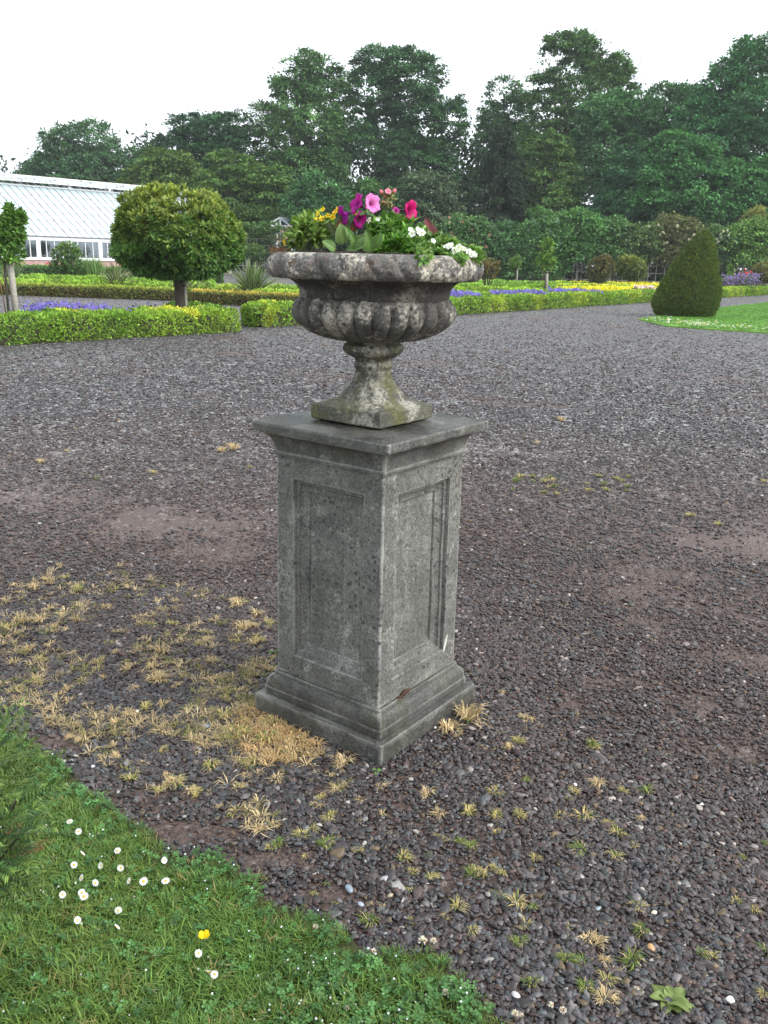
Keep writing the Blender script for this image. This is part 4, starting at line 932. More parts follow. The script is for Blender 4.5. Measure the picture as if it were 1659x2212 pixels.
shrub('upright shrub with reddish brown and green leaves in the golden bed', 54, [(1298, 582, 26, 24), (1306, 566, 14, 14), (1290, 598, 20, 14)], 1297, (.085, .105, .035), (.16, .115, .045), .17, 22, 431)
shrub('rounded yellow green shrub with visible forked stems in the golden bed', 56, [(1362, 578, 29, 24), (1350, 572, 18, 18), (1374, 592, 18, 14)], 1364, (.085, .125, .035), (.22, .25, .055), .17, 22, 432)
shrub('bare-stemmed bronze shrub beside the rim of the urn', 42, [(1062, 578, 18, 16), (1045, 572, 12, 16), (1052, 596, 18, 10)], 1053, (.12, .095, .035), (.24, .155, .050), .13, 22, 433, 6, airy=.6)
shrub('clipped round green bush on stems near the spiky plant and trellis', 62, [(549, 545, 20, 15)], 549, (.055, .12, .035), (.13, .20, .045), .2, 26, 434)
shrub('yellow brown bush past the purple lavender', 55, [(1652, 588, 24, 20), (1640, 600, 18, 12)], 1650, (.10, .105, .035), (.23, .20, .055), .17, 22, 435)
shrub('tall pale yellow shrub rising above the end of the pergola', 78, [(1630, 470, 22, 16), (1618, 490, 22, 14), (1640, 458, 12, 12)], 1630, (.15, .19, .05), (.36, .36, .10), .30, 7, 436)

# spiky variegated plants
def spiky(label, Y, px, base_y, R_m, H, n, seed, cols, pale=.45):
    R = rng(seed); bx = at(px, base_y, Y)[0]; root = thing('spiky_plant', label, 'plant', (bx, Y, 0), group='striped sword-leaved plants')
    V = []; P = []; Cc = []; k = 0; far_V = []; leafm = None
    for i in range(n):
        a = R.random()*2*PI; el = math.radians(10+74*R.random()); L = (H*.95+.42*R.random()*H)*(1.0 if el > .9 else R_m/H*1.12); w = .095*(.7+.6*R.random())
        dirh = np.array([math.cos(a), math.sin(a), 0]); sd_ = np.array([-math.sin(a), math.cos(a), 0]); pts = []
        for u in np.linspace(0, 1, 6):
            e2 = el-.45*u*u*(1-el/1.6); pts.append(np.array([bx, Y, .04])+dirh*(.04+L*u*math.cos(e2))+np.array([0, 0, L*u*math.sin(e2)]))
        q = pale if R.random() < .5 else pale*.5; g = np.array(cols[0])*math.exp(R.normal(0, .2)); y_ = np.array(cols[1])*math.exp(R.normal(0, .15))
        vv = []
        for j, p in enumerate(pts):
            ww = w*(1-(j/5.0)**2.2)+.003
            for o_, c in ((-1, y_), (-1+q, g), (1-q, g), (1, y_)): vv.append(p+sd_*ww*.5*o_+np.array([0, 0, abs(o_)*ww*.25])); Cc.append(c)
        V += vv; P += [(k+j*4+m, k+j*4+m+1, k+j*4+m+5, k+j*4+m+4) for j in range(5) for m in range(3)]; k += 24
    V = np.array(V); V[:, 2] = np.maximum(V[:, 2], .01)
    nl = len(P)//15
    for i in range(nl): mk('leaf', V[i*24:i*24+24], P[:15], LEAF, root, np.array(Cc[i*24:i*24+24])) if i < 90 else None
    if nl > 90:
        o = mk('leaf_mass', V[90*24:], [np.array(P[90*15:])-90*24], LEAF, root, np.array(Cc[90*24:])); tag(o, kind='stuff')
PALE = ((.060, .115, .045), (.46, .48, .22)); PALE2 = ((.10, .14, .06), (.50, .50, .26))
spiky('largest striped sword-leaved plant behind the orange-tipped hedge', 33.6, 546, 636, 1.20, 1.12, 190, 440, PALE)
spiky('striped sword-leaved plant with pale yellow edges left of the round tree trunk', 36.5, 252, 618, .95, .92, 120, 441, PALE2)
spiky('low pale striped plant half hidden behind the round tree trunk', 35.5, 402, 625, .8, .62, 70, 442, PALE2)
spiky('dark sword-leaved plant behind the young tree stake', 39, 26, 606, .9, .80, 90, 443, PALE, )
# grassy plant
R = rng(445); gx = at(192, 598, 45.5)[0]; gr = thing('feathery_plant', 'soft light green feathery plant beside the fresh green shrub', 'plant', (gx, 45.5, 0))
n = 900; a = R.random(n)*6.28; rr = .25*R.random(n); D = unit(np.column_stack([np.cos(a)*.5*R.random(n), np.sin(a)*.5*R.random(n), np.ones(n)])); L = .85+.6*R.random(n)
leaf_object('foliage', np.column_stack([gx+rr*np.cos(a)*2.2, 45.5+rr*np.sin(a)*2, np.full(n, .0)]), D, rand_dir(R, n), L, .03, np.array([.12, .215, .060])*np.exp(R.normal(0, .2, (n, 1))), gr)

# ------------------------------------------------------------------ blue geraniums and other bed flowers
def flower_patch(name, label, cat, Y, px0, px1, ytop, leafc, petc, n, nl, size, seed, depth=.9, hvar=.35, group=None, spike=False):
    R = rng(seed); x0, x1 = at(px0, 600, Y)[0], at(px1, 600, Y)[0]; H = at((px0+px1)/2, ytop, Y)[2]
    root = thing(name, label, cat, ((x0+x1)/2, Y, 0), group=group)
    q = R.random(nl); x = x0+(x1-x0)*q; y = Y+(R.random(nl)-.5)*depth; hm = H*(.62+hvar*(fbm(np.column_stack([x, y, 0*x]), 1.6, seed % 30, 2)))
    z = hm*(.15+.8*R.random(nl)**.6)
    c = np.array(leafc)*np.exp(R.normal(0, .25, (nl, 1)))
    leaf_object('foliage', np.column_stack([x, y, z]), rand_dir(R, nl)+np.array([0, 0, .2]), np.array([0, 0, 1.])+R.normal(0, .5, (nl, 3)), size*1.5, size*1.2, c, root)
    q = R.random(n); x = x0+(x1-x0)*q; y = Y-depth*.25+(R.random(n)-.5)*depth; hm = H*(.66+hvar*1.05*fbm(np.column_stack([x, y, 0*x]), 1.6, seed % 30, 2)); z = hm+R.normal(0, .05*H, n)
    if spike: z = hm*(.55+.5*R.random(n))
    k = 5; Pp = np.repeat(np.column_stack([x, y, z]), k, 0); a = np.tile(np.arange(k)*2*PI/k, n)+np.repeat(R.random(n)*6, k); ax = unit(np.array([0, -.45, .8])+R.normal(0, .45, (n, 3)))
    A = unit(np.cross(ax, np.array([1., .2, .1]))); B = np.cross(ax, A); D = np.repeat(A, k, 0)*np.cos(a)[:, None]+np.repeat(B, k, 0)*np.sin(a)[:, None]+np.repeat(ax, k, 0)*.25
    c = np.array(petc)*np.exp(R.normal(0, .18, (n, 1)))*(1+np.array([.35, .15, 0])*R.normal(0, .4, (n, 1)))
    leaf_object('blossoms', Pp, D, np.repeat(ax, k, 0), size*.75, size*.72, np.repeat(c, k, 0), root, PETAL)
BLUE = (.185, .150, .50); GLF = (.09, .145, .065); GG = 'patches of violet blue geraniums'
flower_patch('blue_geranium', 'violet blue geranium clump nearest the young tree stake', 'flowers', 17.0, 60, 118, 654, GLF, BLUE, 130, 420, .042, 450, .8, group=GG)
flower_patch('blue_geranium', 'violet blue geranium clump in the middle of the hedge with grey green leaves', 'flowers', 17.6, 100, 225, 650, GLF, BLUE, 200, 900, .042, 451, .9, group=GG)
flower_patch('blue_geranium', 'spreading violet blue geranium clump left of the round tree trunk', 'flowers', 18.2, 195, 300, 655, GLF, BLUE, 190, 700, .042, 452, .9, group=GG)
flower_patch('blue_salvia', 'small dark blue flower spikes just behind the hedge by the round tree', 'flowers', 19.2, 278, 350, 650, (.05, .10, .04), (.10, .075, .34), 60, 350, .036, 453, .6, spike=True)
flower_patch('blue_geranium', 'violet blue geranium patch directly beside the urn bowl', 'flowers', 29.0, 955, 1036, 626, GLF, BLUE, 260, 800, .06, 454, 1.6, group=GG)
flower_patch('blue_geranium', 'wide violet blue geranium patch left of the thick brown stake', 'flowers', 33.0, 1062, 1170, 625, GLF, BLUE, 420, 900, .06, 455, 2.0, group=GG)
flower_patch('blue_geranium', 'thin violet blue geranium band right of the thick brown stake', 'flowers', 36.5, 1185, 1292, 622, GLF, (.20, .16, .56), 300, 800, .065, 456, 1.4, group=GG)
flower_patch('pink_flowers', 'pale pink flowers in front of the dark climbers beside the urn rim', 'flowers', 58, 985, 1042, 600, (.09, .14, .05), (.60, .36, .44), 90, 260, .08, 457)
flower_patch('pale_flowers', 'whitish pink flowers beside the yew cone behind the long hedge', 'flowers', 42, 1370, 1422, 617, (.10, .16, .05), (.66, .48, .52), 90, 260, .07, 458)
flower_patch('purple_lavender', 'tall purple lavender clump between the yew cone and the yellow brown bush', 'flowers', 52, 1556, 1634, 586, (.13, .15, .12), (.24, .17, .40), 420, 1100, .07, 459, 1.2, spike=True)
flower_patch('red_flowers', 'few red flowers just behind the purple lavender', 'flowers', 58, 1598, 1622, 584, (.07, .11, .04), (.58, .06, .05), 26, 120, .10, 460)
RG = 'red flowering plants against the greenhouse brick wall'
for k, (a_, b_) in enumerate(((52, 66), (106, 146), (196, 222), (262, 300))):
    flower_patch('red_flowers', ['single red bloom cluster by the brick wall near the young tree', 'red flowering plant by the brick wall left of the fresh green shrub', 'dark red flowering plant against the bricks right of the fresh green shrub', 'red flowers by the brick wall half hidden by the round clipped tree'][k], 'flowers', 56, a_, b_, 569, (.07, .12, .04), (.55, .035, .04), [8, 26, 40, 20][k], 160, .11, 461+k, .6, group=RG)

# ------------------------------------------------------------------ pergola, trellis and climbers
def trellis(name, label, x0, x1, Y, ztop, step, rail_step, seed, w=.06):
    R = rng(seed); root = thing(name, label, 'trellis', (x0, Y, 0)); first = {}
    def piece(nm, a, b, w_, h_=None):
        key = (nm, tuple(np.round(np.array(b)-np.array(a), 3)))
        if key in first: return rep(first[key], root, location=first[key].location+Vector(np.array(a)-first[key]['org']))
        m_ = MB().bar(np.zeros(3), np.array(b)-np.array(a), w_, h_, (0, 1, 0)); o = m_.build(nm, TRELW, root, local=True); o.location = Vector(np.array(a)-wl_of(root)); first[key] = o; o['org'] = list(map(float, a)); return o
    for x in np.arange(x0, x1+.01, step*4): piece('post', (x, Y+.09, 0), (x, Y+.09, ztop+.1), .16)
    for x in np.arange(x0, x1, step): piece('upright_slat', (x+step/2, Y-.035, .06), (x+step/2, Y-.035, ztop), w, .03)
    for z in np.arange(.25, ztop, rail_step): piece('rail', (x0, Y, z), (x1, Y, z), w, .03)
    piece('top_beam', (x0-.2, Y+.09, ztop+.18), (x1+.2, Y+.09, ztop+.18), .16)
    for o in root.children:
        if 'org' in o: del o['org']
    return root
trellis('pergola_trellis', 'long grey wooden trellis of the pergola behind the yew cone and golden bed', 4.5, 40, 75, 4.1, .68, .62, 500)
trellis('garden_trellis', 'grey square trellis between the round clipped tree and the urn', -13.2, -7.7, 70, 3.4, .55, .5, 501, .05)
PG = 'climbing plants massed over the pergola'
CL = [ # label, px bounds, top, bottom, colour, tip, depth
 ('leafy climbing rose over the pergola directly behind the urn flowers', 900, 985, 470, 616, (.065, .110, .042), 74.4),
 ('dense green climber with a few pink roses beside the urn', 960, 1060, 466, 618, (.058, .110, .042), 74.2),
 ('dark green climber on the pergola above the tiny staked tree', 1050, 1140, 471, 616, (.052, .108, .046), 74.5),
 ('bright green vine heaped on the pergola behind the slim young tree', 1125, 1220, 465, 612, (.060, .125, .046), 74.2),
 ('rounded bright vine mound above the brown and green shrub', 1205, 1290, 462, 575, (.062, .130, .046), 74.3),
 ('drooping vine over the pergola above the forked yellow green shrub', 1275, 1365, 470, 566, (.060, .115, .045), 74.5),
 ('dull green climber on the pergola just left of the yew cone', 1350, 1420, 474, 572, (.070, .105, .045), 74.3),
 ('reddish climbing rose with white blooms behind the tip of the yew cone', 1400, 1510, 472, 580, (.085, .090, .045), 74.6),
 ('climbing rose with large white blooms right of the yew cone', 1500, 1590, 486, 578, (.055, .090, .042), 74.4),
 ('yellow green climber mounded over the far end of the pergola', 1560, 1690, 484, 582, (.085, .145, .045), 74.2),
]
for k, (lab, a_, b_, yt, yb, col, Y) in enumerate(CL):
    R = rng(510+k); yt += [4, -3, 5, -4, -9, 2, 6, 0, 3, -6][k]; cx = (a_+b_)/2; w_ = (b_-a_)/2; h_ = (yb-yt)
    lob = [(cx, yt+h_*.26, w_*.80, h_*.28), (cx-w_*.6, yt+h_*.36, w_*.5, h_*.25), (cx+w_*.62, yt+h_*.34, w_*.5, h_*.26), (cx-w_*.45, yt+h_*.5, w_*.66, h_*.36), (cx+w_*.45, yt+h_*.5, w_*.66, h_*.36), (cx, yt+h_*.76, w_*.85, h_*.26)]
    lo = lobes_px(lob, Y)
    for c, r in lo: r[1] = .8
    root = thing('climbing_plant', lab, 'climber', (at(cx, 560, Y)[0], Y, 0), group=PG)
    crown('foliage', lo, R, root, tuple(np.array(col)*np.array([1.6, 1.75, 1.35])),   .205, 42, .62, LEAF, sub=.95, flat=.55, droop=.25, fill=.3, var=.26, aspect=.75)
    b = MB()
    for j in range(4): c, r = lo[j+2]; b.tube([(root.location[0]+.4*(j-1.5), Y, -.05), (c[0]+.2*j-.3, Y-.1, c[2]*.5), tuple(c)], [.06, .045, .02], 6)
    b.build('stems', BARK, root, smooth=True)
    fl = {1: ((.60, .30, .28), 9), 0: ((.62, .52, .48), 4), 7: ((.72, .66, .62), 12), 8: ((.78, .76, .72), 9), 3: ((.35, .38, .45), 5)}.get(k)
    if fl:
        for j in range(fl[1]):
            px, py = a_+(b_-a_)*R.random(), yt+h_*(.03+.5*R.random()); p = at(px, py, Y-1.0-.3*R.random()); d = rand_dir(R, 12); d[:, 1] = -abs(d[:, 1])
            leaf_object('rose_bloom', p+d*.02, d, d+.5, .11, .13, np.array(fl[0])*np.exp(R.normal(0, .1, (12, 1))), root, PETAL)
R = rng(530); root = thing('climbing_plant', 'thin green climber spilling over the trellis left of the urn', 'climber', (at(560, 560, 69.6)[0], 69.6, 0))
lo = lobes_px([(548, 494, 26, 8), (580, 492, 24, 10), (590, 515, 16, 24), (560, 530, 34, 26), (575, 556, 30, 20)], 69.6)
for c, r in lo: r[1] = .35
crown('foliage', lo[:2], R, root, (.085, .17, .045), .2, 40, .5, LEAF); crown('foliage', lo[2:], R, root, (.06, .11, .045), .16, 14, .5, LEAF, gaps=.3)
b = MB(); b.tube([(at(585, 560, 69.6)[0], 69.6, 0), (at(586, 520, 69.6)[0], 69.6, 2.4), (at(580, 492, 69.6)[0], 69.6, 3.6)], [.05, .04, .02], 6); b.build('stems', BARK, root)
R = rng(531); root = thing('climbing_rose', 'pale pink climbing rose at the end of the trellis beside the urn flowers', 'climber', (at(612, 560, 68)[0], 68, 0))
lo = lobes_px([(622, 512, 18, 18), (612, 535, 18, 28)], 68); crown('foliage', lo, R, root, (.070, .095, .040), .2, 30, .5, LEAF, gaps=.25)
for j in range(9):
    p = at(600+34*R.random(), 484+50*R.random(), 66.9); d = rand_dir(R, 10); leaf_object('rose_bloom', p+d*.02, d, d+.5, .10, .12, np.array([.70, .50, .44])*np.exp(R.normal(0, .1, (10, 1))), root, PETAL)
b = MB(); b.tube([(at(612, 560, 68)[0], 68, 0), (at(616, 500, 68)[0], 68, 3.4)], [.05, .02], 6); b.build('stems', BARK, root)

# ------------------------------------------------------------------ greenhouse
A0 = gp(0, 588); gh = thing('greenhouse', 'long white-painted greenhouse with sloping glass roof on a low brick wall', 'greenhouse', (A0[0], A0[1], 0), math.radians(50))
S0, BAY, NB = 2.96-3*2.47, 2.47, 10; S1 = S0+BAY*NB
ZS, ZE, KS, TR = .97, 2.43, .625, 5.9
def brick_mat():
    t = NT('old_red_brick'); co = t.n('Mapping', {'Vector': t.obj(), 'Rotation': (PI/2, 0, 0)}).outputs[0]
    br = t.n('TexBrick', {'Vector': co, 'Color1': (.27, .13, .10), 'Color2': (.36, .20, .165), 'Mortar': (.40, .33, .30), 'Scale': 1.0, 'Mortar Size': .012, 'Brick Width': .24, 'Row Height': .088})
    c = t.mix(t.ramp(t.noise(t.obj(), 2.2, 6), .40, .65), br.outputs[0], (.42, .30, .27)); t.bsdf(c, .85, br.outputs[1], .6, .01, .2); return t.m
tg = NT('whitewashed_glass'); co = tg.obj(); nz = tg.noise(co, .45, 5, .6)
tg.bsdf(tg.mix(tg.ramp(nz, .35, .65), (.36, .45, .49), (.56, .64, .68)), .2, spec=.6); GW = tg.m
tg = NT('clear_window_glass'); tg.bsdf((.05, .06, .07), .06, spec=1.0); GD = tg.m
mb = MB(); tgx = NT('clear_glass'); tr = tgx.n('BsdfTransparent', {0: (.80, .86, .90)}); gl = tgx.n('BsdfGlossy', {0: (.9, .95, 1.0), 1: .06}); fr = tgx.n('Fresnel', {0: 1.5})
tgx.t.links.new(tgx.n('MixShader', {0: tgx.math('ADD', fr.outputs[0], .10), 1: tr, 2: gl}).outputs[0], tgx.out.inputs[0]); GC = tgx.m
MB().box((S0, -.12, -.05), (S1, .14, ZS-.12)).build('brick_wall', brick_mat(), gh, local=True)
MB().box((S0-.05, -.20, ZS-.12), (S1+.05, .18, ZS)).build('window_sill', WHITEP, gh, local=True)
MB().box((S0-.05, -.09, ZE-.16), (S1+.05, .09, ZE)).build('eave_beam', WHITEP, gh, local=True)
MB().box((S0, -.16, ZE), (S1, -.06, ZE+.07)).build('gutter', DARKMET, gh, local=True)
MB().box((S0, 8.2, 0), (S1, 8.5, 6.4)).build('back_wall', plain('limewashed_wall', (.55, .55, .53), .8, .2, 2), gh, local=True)
MB().box((S0, .15, .0), (S1, 8.2, .03)).build('house_floor', SOIL, gh, local=True)
def slope(s, t_, up_=0.0): return np.array([s, t_, ZE+KS*t_+up_])
post0 = pane0 = bar0 = rp0 = None
ROWS = 6
for i in range(NB+1):
    s = S0+i*BAY
    if post0 is None:
        post0 = MB().box((-.07, -.07, ZS), (.07, .07, ZE-.16)).build('window_post', WHITEP, gh, local=True); post0.location.x = s
        raf0 = MB().bar(slope(0, -.1, .04), slope(0, TR, .04), .085, .05, (0, 0, 1)).build('rafter', plain('weathered_rafter', (.30, .30, .29), .6, .8, 3), gh, local=True); raf0.location.x = s
        rib0 = MB().bar(slope(0, TR+.05, .0), slope(0, 7.0, .12), .16, .10, (0, 0, 1)).build('ridge_bracket', WHITEP, gh, local=True); rib0.location.x = s
    else:
        for o in (post0, raf0, rib0): rep(o, gh, location=(s, 0, 0))
cw = BAY/4; ang = math.atan(KS)
for i in range(NB):
    s = S0+i*BAY
    win = bpy.data.objects.new('window', None); COL.objects.link(win); win.parent = gh; win.location = (s, 0, 0)
    if pane0 is None:
        wf0 = MB().box((.09, -.05, ZS+.003), (.16, .05, ZE-.165)).box((BAY-.16, -.05, ZS+.003), (BAY-.09, .05, ZE-.165)).box((.16, -.05, ZS+.003), (BAY-.16, .05, ZS+.07)).box((.16, -.05, ZE-.24), (BAY-.16, .05, ZE-.165)).build('frame', WHITEP, win, local=True)
        gb0 = MB().box((-.022, -.04, ZS+.07), (.022, .04, ZE-.24)).build('glazing_bar', WHITEP, win, local=True); gb0.location.x = cw
        pw = cw-.06; pane0 = MB().box((0, -.006, ZS+.072), (pw, .006, ZE-.242)).build('pane', GC, win, local=True); pane0.location.x = .03
        bars = [1]; 
    else: rep(wf0, win)
    for j in range(4):
        if not (i == 0 and j == 0): rep(pane0, win, location=(.03+j*cw, 0, 0))
        if j and not (i == 0 and j == 1): rep(gb0, win, location=(j*cw, 0, 0))
    for j in range(4):
        if j:
            if bar0 is None:
                bar0 = MB().bar(slope(0, -.1, .028), slope(0, TR, .028), .05, .03, (0, 0, 1)).build('roof_bar', plain('weathered_glazing_bar', (.17, .18, .18), .6, .5, 6), gh, local=True); bar0.location.x = s+j*cw
            else: rep(bar0, gh, location=(s+j*cw, 0, 0))
        for r_ in range(ROWS):
            t0, t1 = r_*(TR/ROWS), (r_+1)*(TR/ROWS)
            if rp0 is None:
                rp0 = MB().bar(slope(cw/2, 0, 0), slope(cw/2, TR/ROWS-.012, -.012), cw-.03, .012, (0, 0, 1)).build('roof_pane', GW, gh, local=True); rp0.location = (s, 0, .012)
            else:
                rep(rp0, gh, location=(s+j*cw+random.Random(i*99+j*9+r_).uniform(-.004, .004), t0, KS*t0+.012+random.Random(i*9+j*99+r_).uniform(-.004, .006)))
MB().bar(slope(S0, TR+.02, .06), slope(S1, TR+.02, .06), .18, .10, (0, 0, 1)).build('purlin', WHITEP, gh, local=True)
RT = 7.0; ZR = 6.92
vent0 = None
for i in range(NB):
    s = S0+i*BAY
    for j in range(4):
        if vent0 is None:
            vent0 = MB().bar((cw/2, 5.55, 6.44), (cw/2, RT, ZR-.02), cw-.03, .02, (0, 0, 1)).build('vent_pane', GW, gh, local=True); vent0.location.x = s
            vb0 = MB().bar((0, 5.5, 6.45), (0, RT, ZR), .04, .05, (0, 0, 1)).build('vent_bar', DIRTYP, gh, local=True); vb0.location.x = s
            ob0 = MB().bar(slope(0, TR, .0), (0, RT, ZR-.25), .05, .05, (0, 0, 1)).build('clerestory_bar', WHITEP, gh, local=True); ob0.location.x = s
        else:
            for o in (vent0, vb0, ob0): rep(o, gh, location=(s+j*cw, 0, 0))
MB().bar((S0, 5.5, 6.44), (S1, 5.5, 6.44), .08, .06).build('vent_edge', DIRTYP, gh, local=True)
MB().bar((S0, RT, ZR+.04), (S1, RT, ZR+.04), .14, .09).build('ridge_cap', DIRTYP, gh, local=True)
R = rng(560); n = 900; x = S0+(S1-S0)*R.random(n); onr = R.random(n) < .6
Pm = np.column_stack([x, np.where(onr, RT+R.normal(0, .06, n), 5.5+1.4*R.random(n)), 0*x]); Pm[:, 2] = np.where(onr, ZR+.10, 6.44+(Pm[:, 1]-5.5)/1.5*(ZR-6.44)+.03)
Pm = Pm[fbm(Pm, .9, 4, 2) > .50]; n = len(Pm)
V, Q = quads(Pm, rand_dir(R, n)*np.array([1, 1, .3]), np.array([0, 0, 1.])+R.normal(0, .2, (n, 3)), .16, .12)
tag(mk('roof_moss', V, [Q], LEAF, gh, np.repeat(np.array([.13, .095, .045])*np.exp(R.normal(0, .3, (n, 1))), 4, 0), local=True), kind='stuff')
MB().bar((S1+.02, -.1, 0), (S1+.02, -.1, ZE), .14).bar((S1+.02, -.1, ZE), (S1+.02, RT, ZR), .14).bar((S1+.02, 3, 0), (S1+.02, 3, ZE+3*KS), .1).bar((S1+.02, 5.9, 0), (S1+.02, 5.9, ZE+5.9*KS), .1).bar((S1+.02, 0, ZE), (S1+.02, 8.2, ZE), .1).build('gable_frame', WHITEP, gh, local=True)
# plants seen through the glass
for k, (s, lab) in enumerate(((1.2, 'leafy plant behind the greenhouse windows near the young tree'), (4.6, 'leafy plant behind the greenhouse windows above the fresh green shrub'), (7.2, 'leafy plant behind the greenhouse windows beside the round clipped tree'))):
    d_ = np.array([math.cos(math.radians(50)), math.sin(math.radians(50)), 0]); b_ = np.array([-d_[1], d_[0], 0]); p = np.array([A0[0], A0[1], 0])+d_*s+b_*2.0
    R = rng(570+k); root = thing('indoor_plant', lab, 'plant', tuple(p)); crown('foliage', [(p+np.array([0, 0, 1.6]), np.array([.6, .6, .6])), (p+np.array([.3, 0, 1.0]), np.array([.6, .5, .5]))], R, root, (.09, .16, .06), .25, 18, .45, LEAF)
    b = MB(); b.tube([p, p+np.array([0, 0, 1.6])], [.05, .02], 6); b.build('stem', TWIG, root)
# small glasshouse beyond the trellis
SY = 79; sp = at(603, 471, SY); sh = thing('small_glasshouse', 'small white gabled glasshouse roof showing behind the trellis and urn', 'greenhouse', (sp[0], SY, 0))
ez = at(585, 481, SY)[2]; hw = sp[0]-at(585, 481, SY)[0]; rz_ = sp[2]; x0_ = sp[0]; LN = 5.0
mb = MB()
mb.bar((x0_-hw, SY, ez), (x0_, SY, rz_), .12).bar((x0_, SY, rz_), (x0_+hw*1.6, SY, ez-.25), .12).bar((x0_-hw, SY, ez-.25), (x0_+hw*1.6, SY, ez-.25), .16).bar((x0_-hw*.3, SY, 0), (x0_-hw*.3, SY, ez), .14).bar((x0_+hw*1.5, SY, 0), (x0_+hw*1.5, SY, ez), .14).bar((x0_+.1, SY, 0), (x0_+.1, SY, ez+.3), .12).build('gable', WHITEP, sh)
mb = MB(); mb.bar((x0_, SY, rz_+.03), (x0_+LN, SY+2.5, rz_+.03), .14).build('ridge', DIRTYP, sh)
mb = MB(); nV = 7; p0 = None
for k in range(nV):
    u0 = k/nV; u1 = (k+1)/nV-.012; a = np.array([x0_+LN*u0, SY+2.5*u0, rz_]); b_ = np.array([x0_+LN*u1, SY+2.5*u1, rz_]); dn = np.array([hw*1.5, -1.0, -(rz_-ez)-.30])
    if p0 is None: p0 = mk('roof_pane', [a, b_, b_+dn, a+dn, a+[0, 0, -.03], b_+[0, 0, -.03], b_+dn+[0, 0, -.03], a+dn+[0, 0, -.03]], [(0, 1, 2, 3), (7, 6, 5, 4), (0, 4, 5, 1), (1, 5, 6, 2), (2, 6, 7, 3), (3, 7, 4, 0)], GW, sh)
    else: rep(p0, sh, location=tuple(np.array([LN*k/nV, 2.5*k/nV, 0])))

# ------------------------------------------------------------------ planting in the urn
def U(x, y, dY=0.0): return at((1100+x/1.8433)*.54004, (720+y/1.8433)*.54004, UY+dY)
UP = .000438                       # metres per unit of those coordinates at the urn
SOILZ = zy(546)
def stem(parent, a, b, r_=.0016, col=None, name='stem', bend=.01, mat=None):
    a, b = np.array(a, float), np.array(b, float); m_ = (a+b)/2+np.array([bend, 0, bend]); return MB().tube([a, m_, b], [r_*1.2, r_, r_*.8], 6).build(name, mat or STEMG, parent, smooth=True)
STEMG = plain('green_stem', (.09, .13, .035), .6, .3); STEMD = plain('dark_hairy_stem', (.045, .040, .045), .7, .3)
def corolla(name, c, axis, Rr, parent, rim, throat, depth=1.0, seed=0, lobes=5, curl=.12):
    R = rng(seed); c = np.array(c, float); ax = unit(np.array(axis, float)); A = unit(np.cross(ax, np.array([.1, .2, 1.]))); B = np.cross(ax, A); V = []; C = []; n = 40
    prof = [(.10, -1.0*depth), (.13, -.75*depth), (.20, -.5*depth), (.34, -.28*depth), (.60, -.10*depth), (.84, 0.0), (.97, curl*.1), (1.0, -curl*.3)]
    ph = R.random()*6
    for j, (r_, z) in enumerate(prof):
        f = max(0, (r_-.3)/.7)
        for k in range(n):
            th = 2*PI*k/n; lb = abs(math.cos(lobes*(th+ph)/2)); rr = Rr*r_*(1-.16*f*(1-lb**.6))*(1+.035*f*math.sin(13*th+ph)); zz = Rr*(z+f*f*(.12*math.sin(5*th+ph*2)+.06*math.sin(11*th+ph)))
            V.append(c+A*rr*math.cos(th)+B*rr*math.sin(th)+ax*zz)
            vein = .80 if (k % 4 == 0 and j < 7) else 1.0; t_ = min(1, max(0, (r_-.12)/.5)); C.append((np.array(throat)*(1-t_)+np.array(rim)*t_)*vein*(.92+.16*R.random()))
    P = [(j*n+k, j*n+(k+1) % n, (j+1)*n+(k+1) % n, (j+1)*n+k) for j in range(len(prof)-1) for k in range(n)]
    o = mk(name, V, P, PETAL, parent, np.array(C), smooth=True)
    s = MB().tube([c-ax*Rr*depth*1.02, c-ax*Rr*depth*.7], [Rr*.10, Rr*.17], 8); s.build('calyx', STEMD, o, smooth=True); return o
def bigleaf(name, base, d, nrm, L, Wd, parent, col, curl=.35, seed=0, fold=.18, rib=1.35, wav=.05, tipp=1.0, back=None):
    R = rng(seed); d = unit(np.array(d, float)); nrm = np.array(nrm, float); S = unit(np.cross(d, nrm)); N = unit(np.cross(S, d)); V = []; C = []; nu, nv = 10, 7; ph = R.random()*6
    for i in range(nu+1):
        u = i/nu; w = Wd/2*(math.sin(PI*min(1, u**.75*.97+.03))**.8)*(1-.25*u*tipp)+.0008; a = curl*u*u
        cen = np.array(base)+d*L*(u-.25*a*u)-N*L*.5*a
        for j in range(nv):
            v = (j-(nv-1)/2)/((nv-1)/2); V.append(cen+S*w*v+N*(abs(v)*w*fold*2+wav*L*math.sin(7*u+ph+v*2.5)*abs(v)*.5)); C.append(np.array(col)*(rib if j == nv//2 else (1.0 if (i+j) % 2 else .90))*(.94+.12*R.random()))
    P = [(i*nv+j, i*nv+j+1, (i+1)*nv+j+1, (i+1)*nv+j) for i in range(nu) for j in range(nv-1)]
    return mk(name, V, P, LEAF, parent, np.array(C), smooth=True)
def soil_pt(x, dY=0.0): p = U(x, 540, dY); p[2] = SOILZ-.008; return p
FG = 'flowering plants in the stone urn'
def plant(name, label, cat, x, dY=0.0): p = soil_pt(x, dY); return thing(name, label, cat, tuple(p), group=FG)
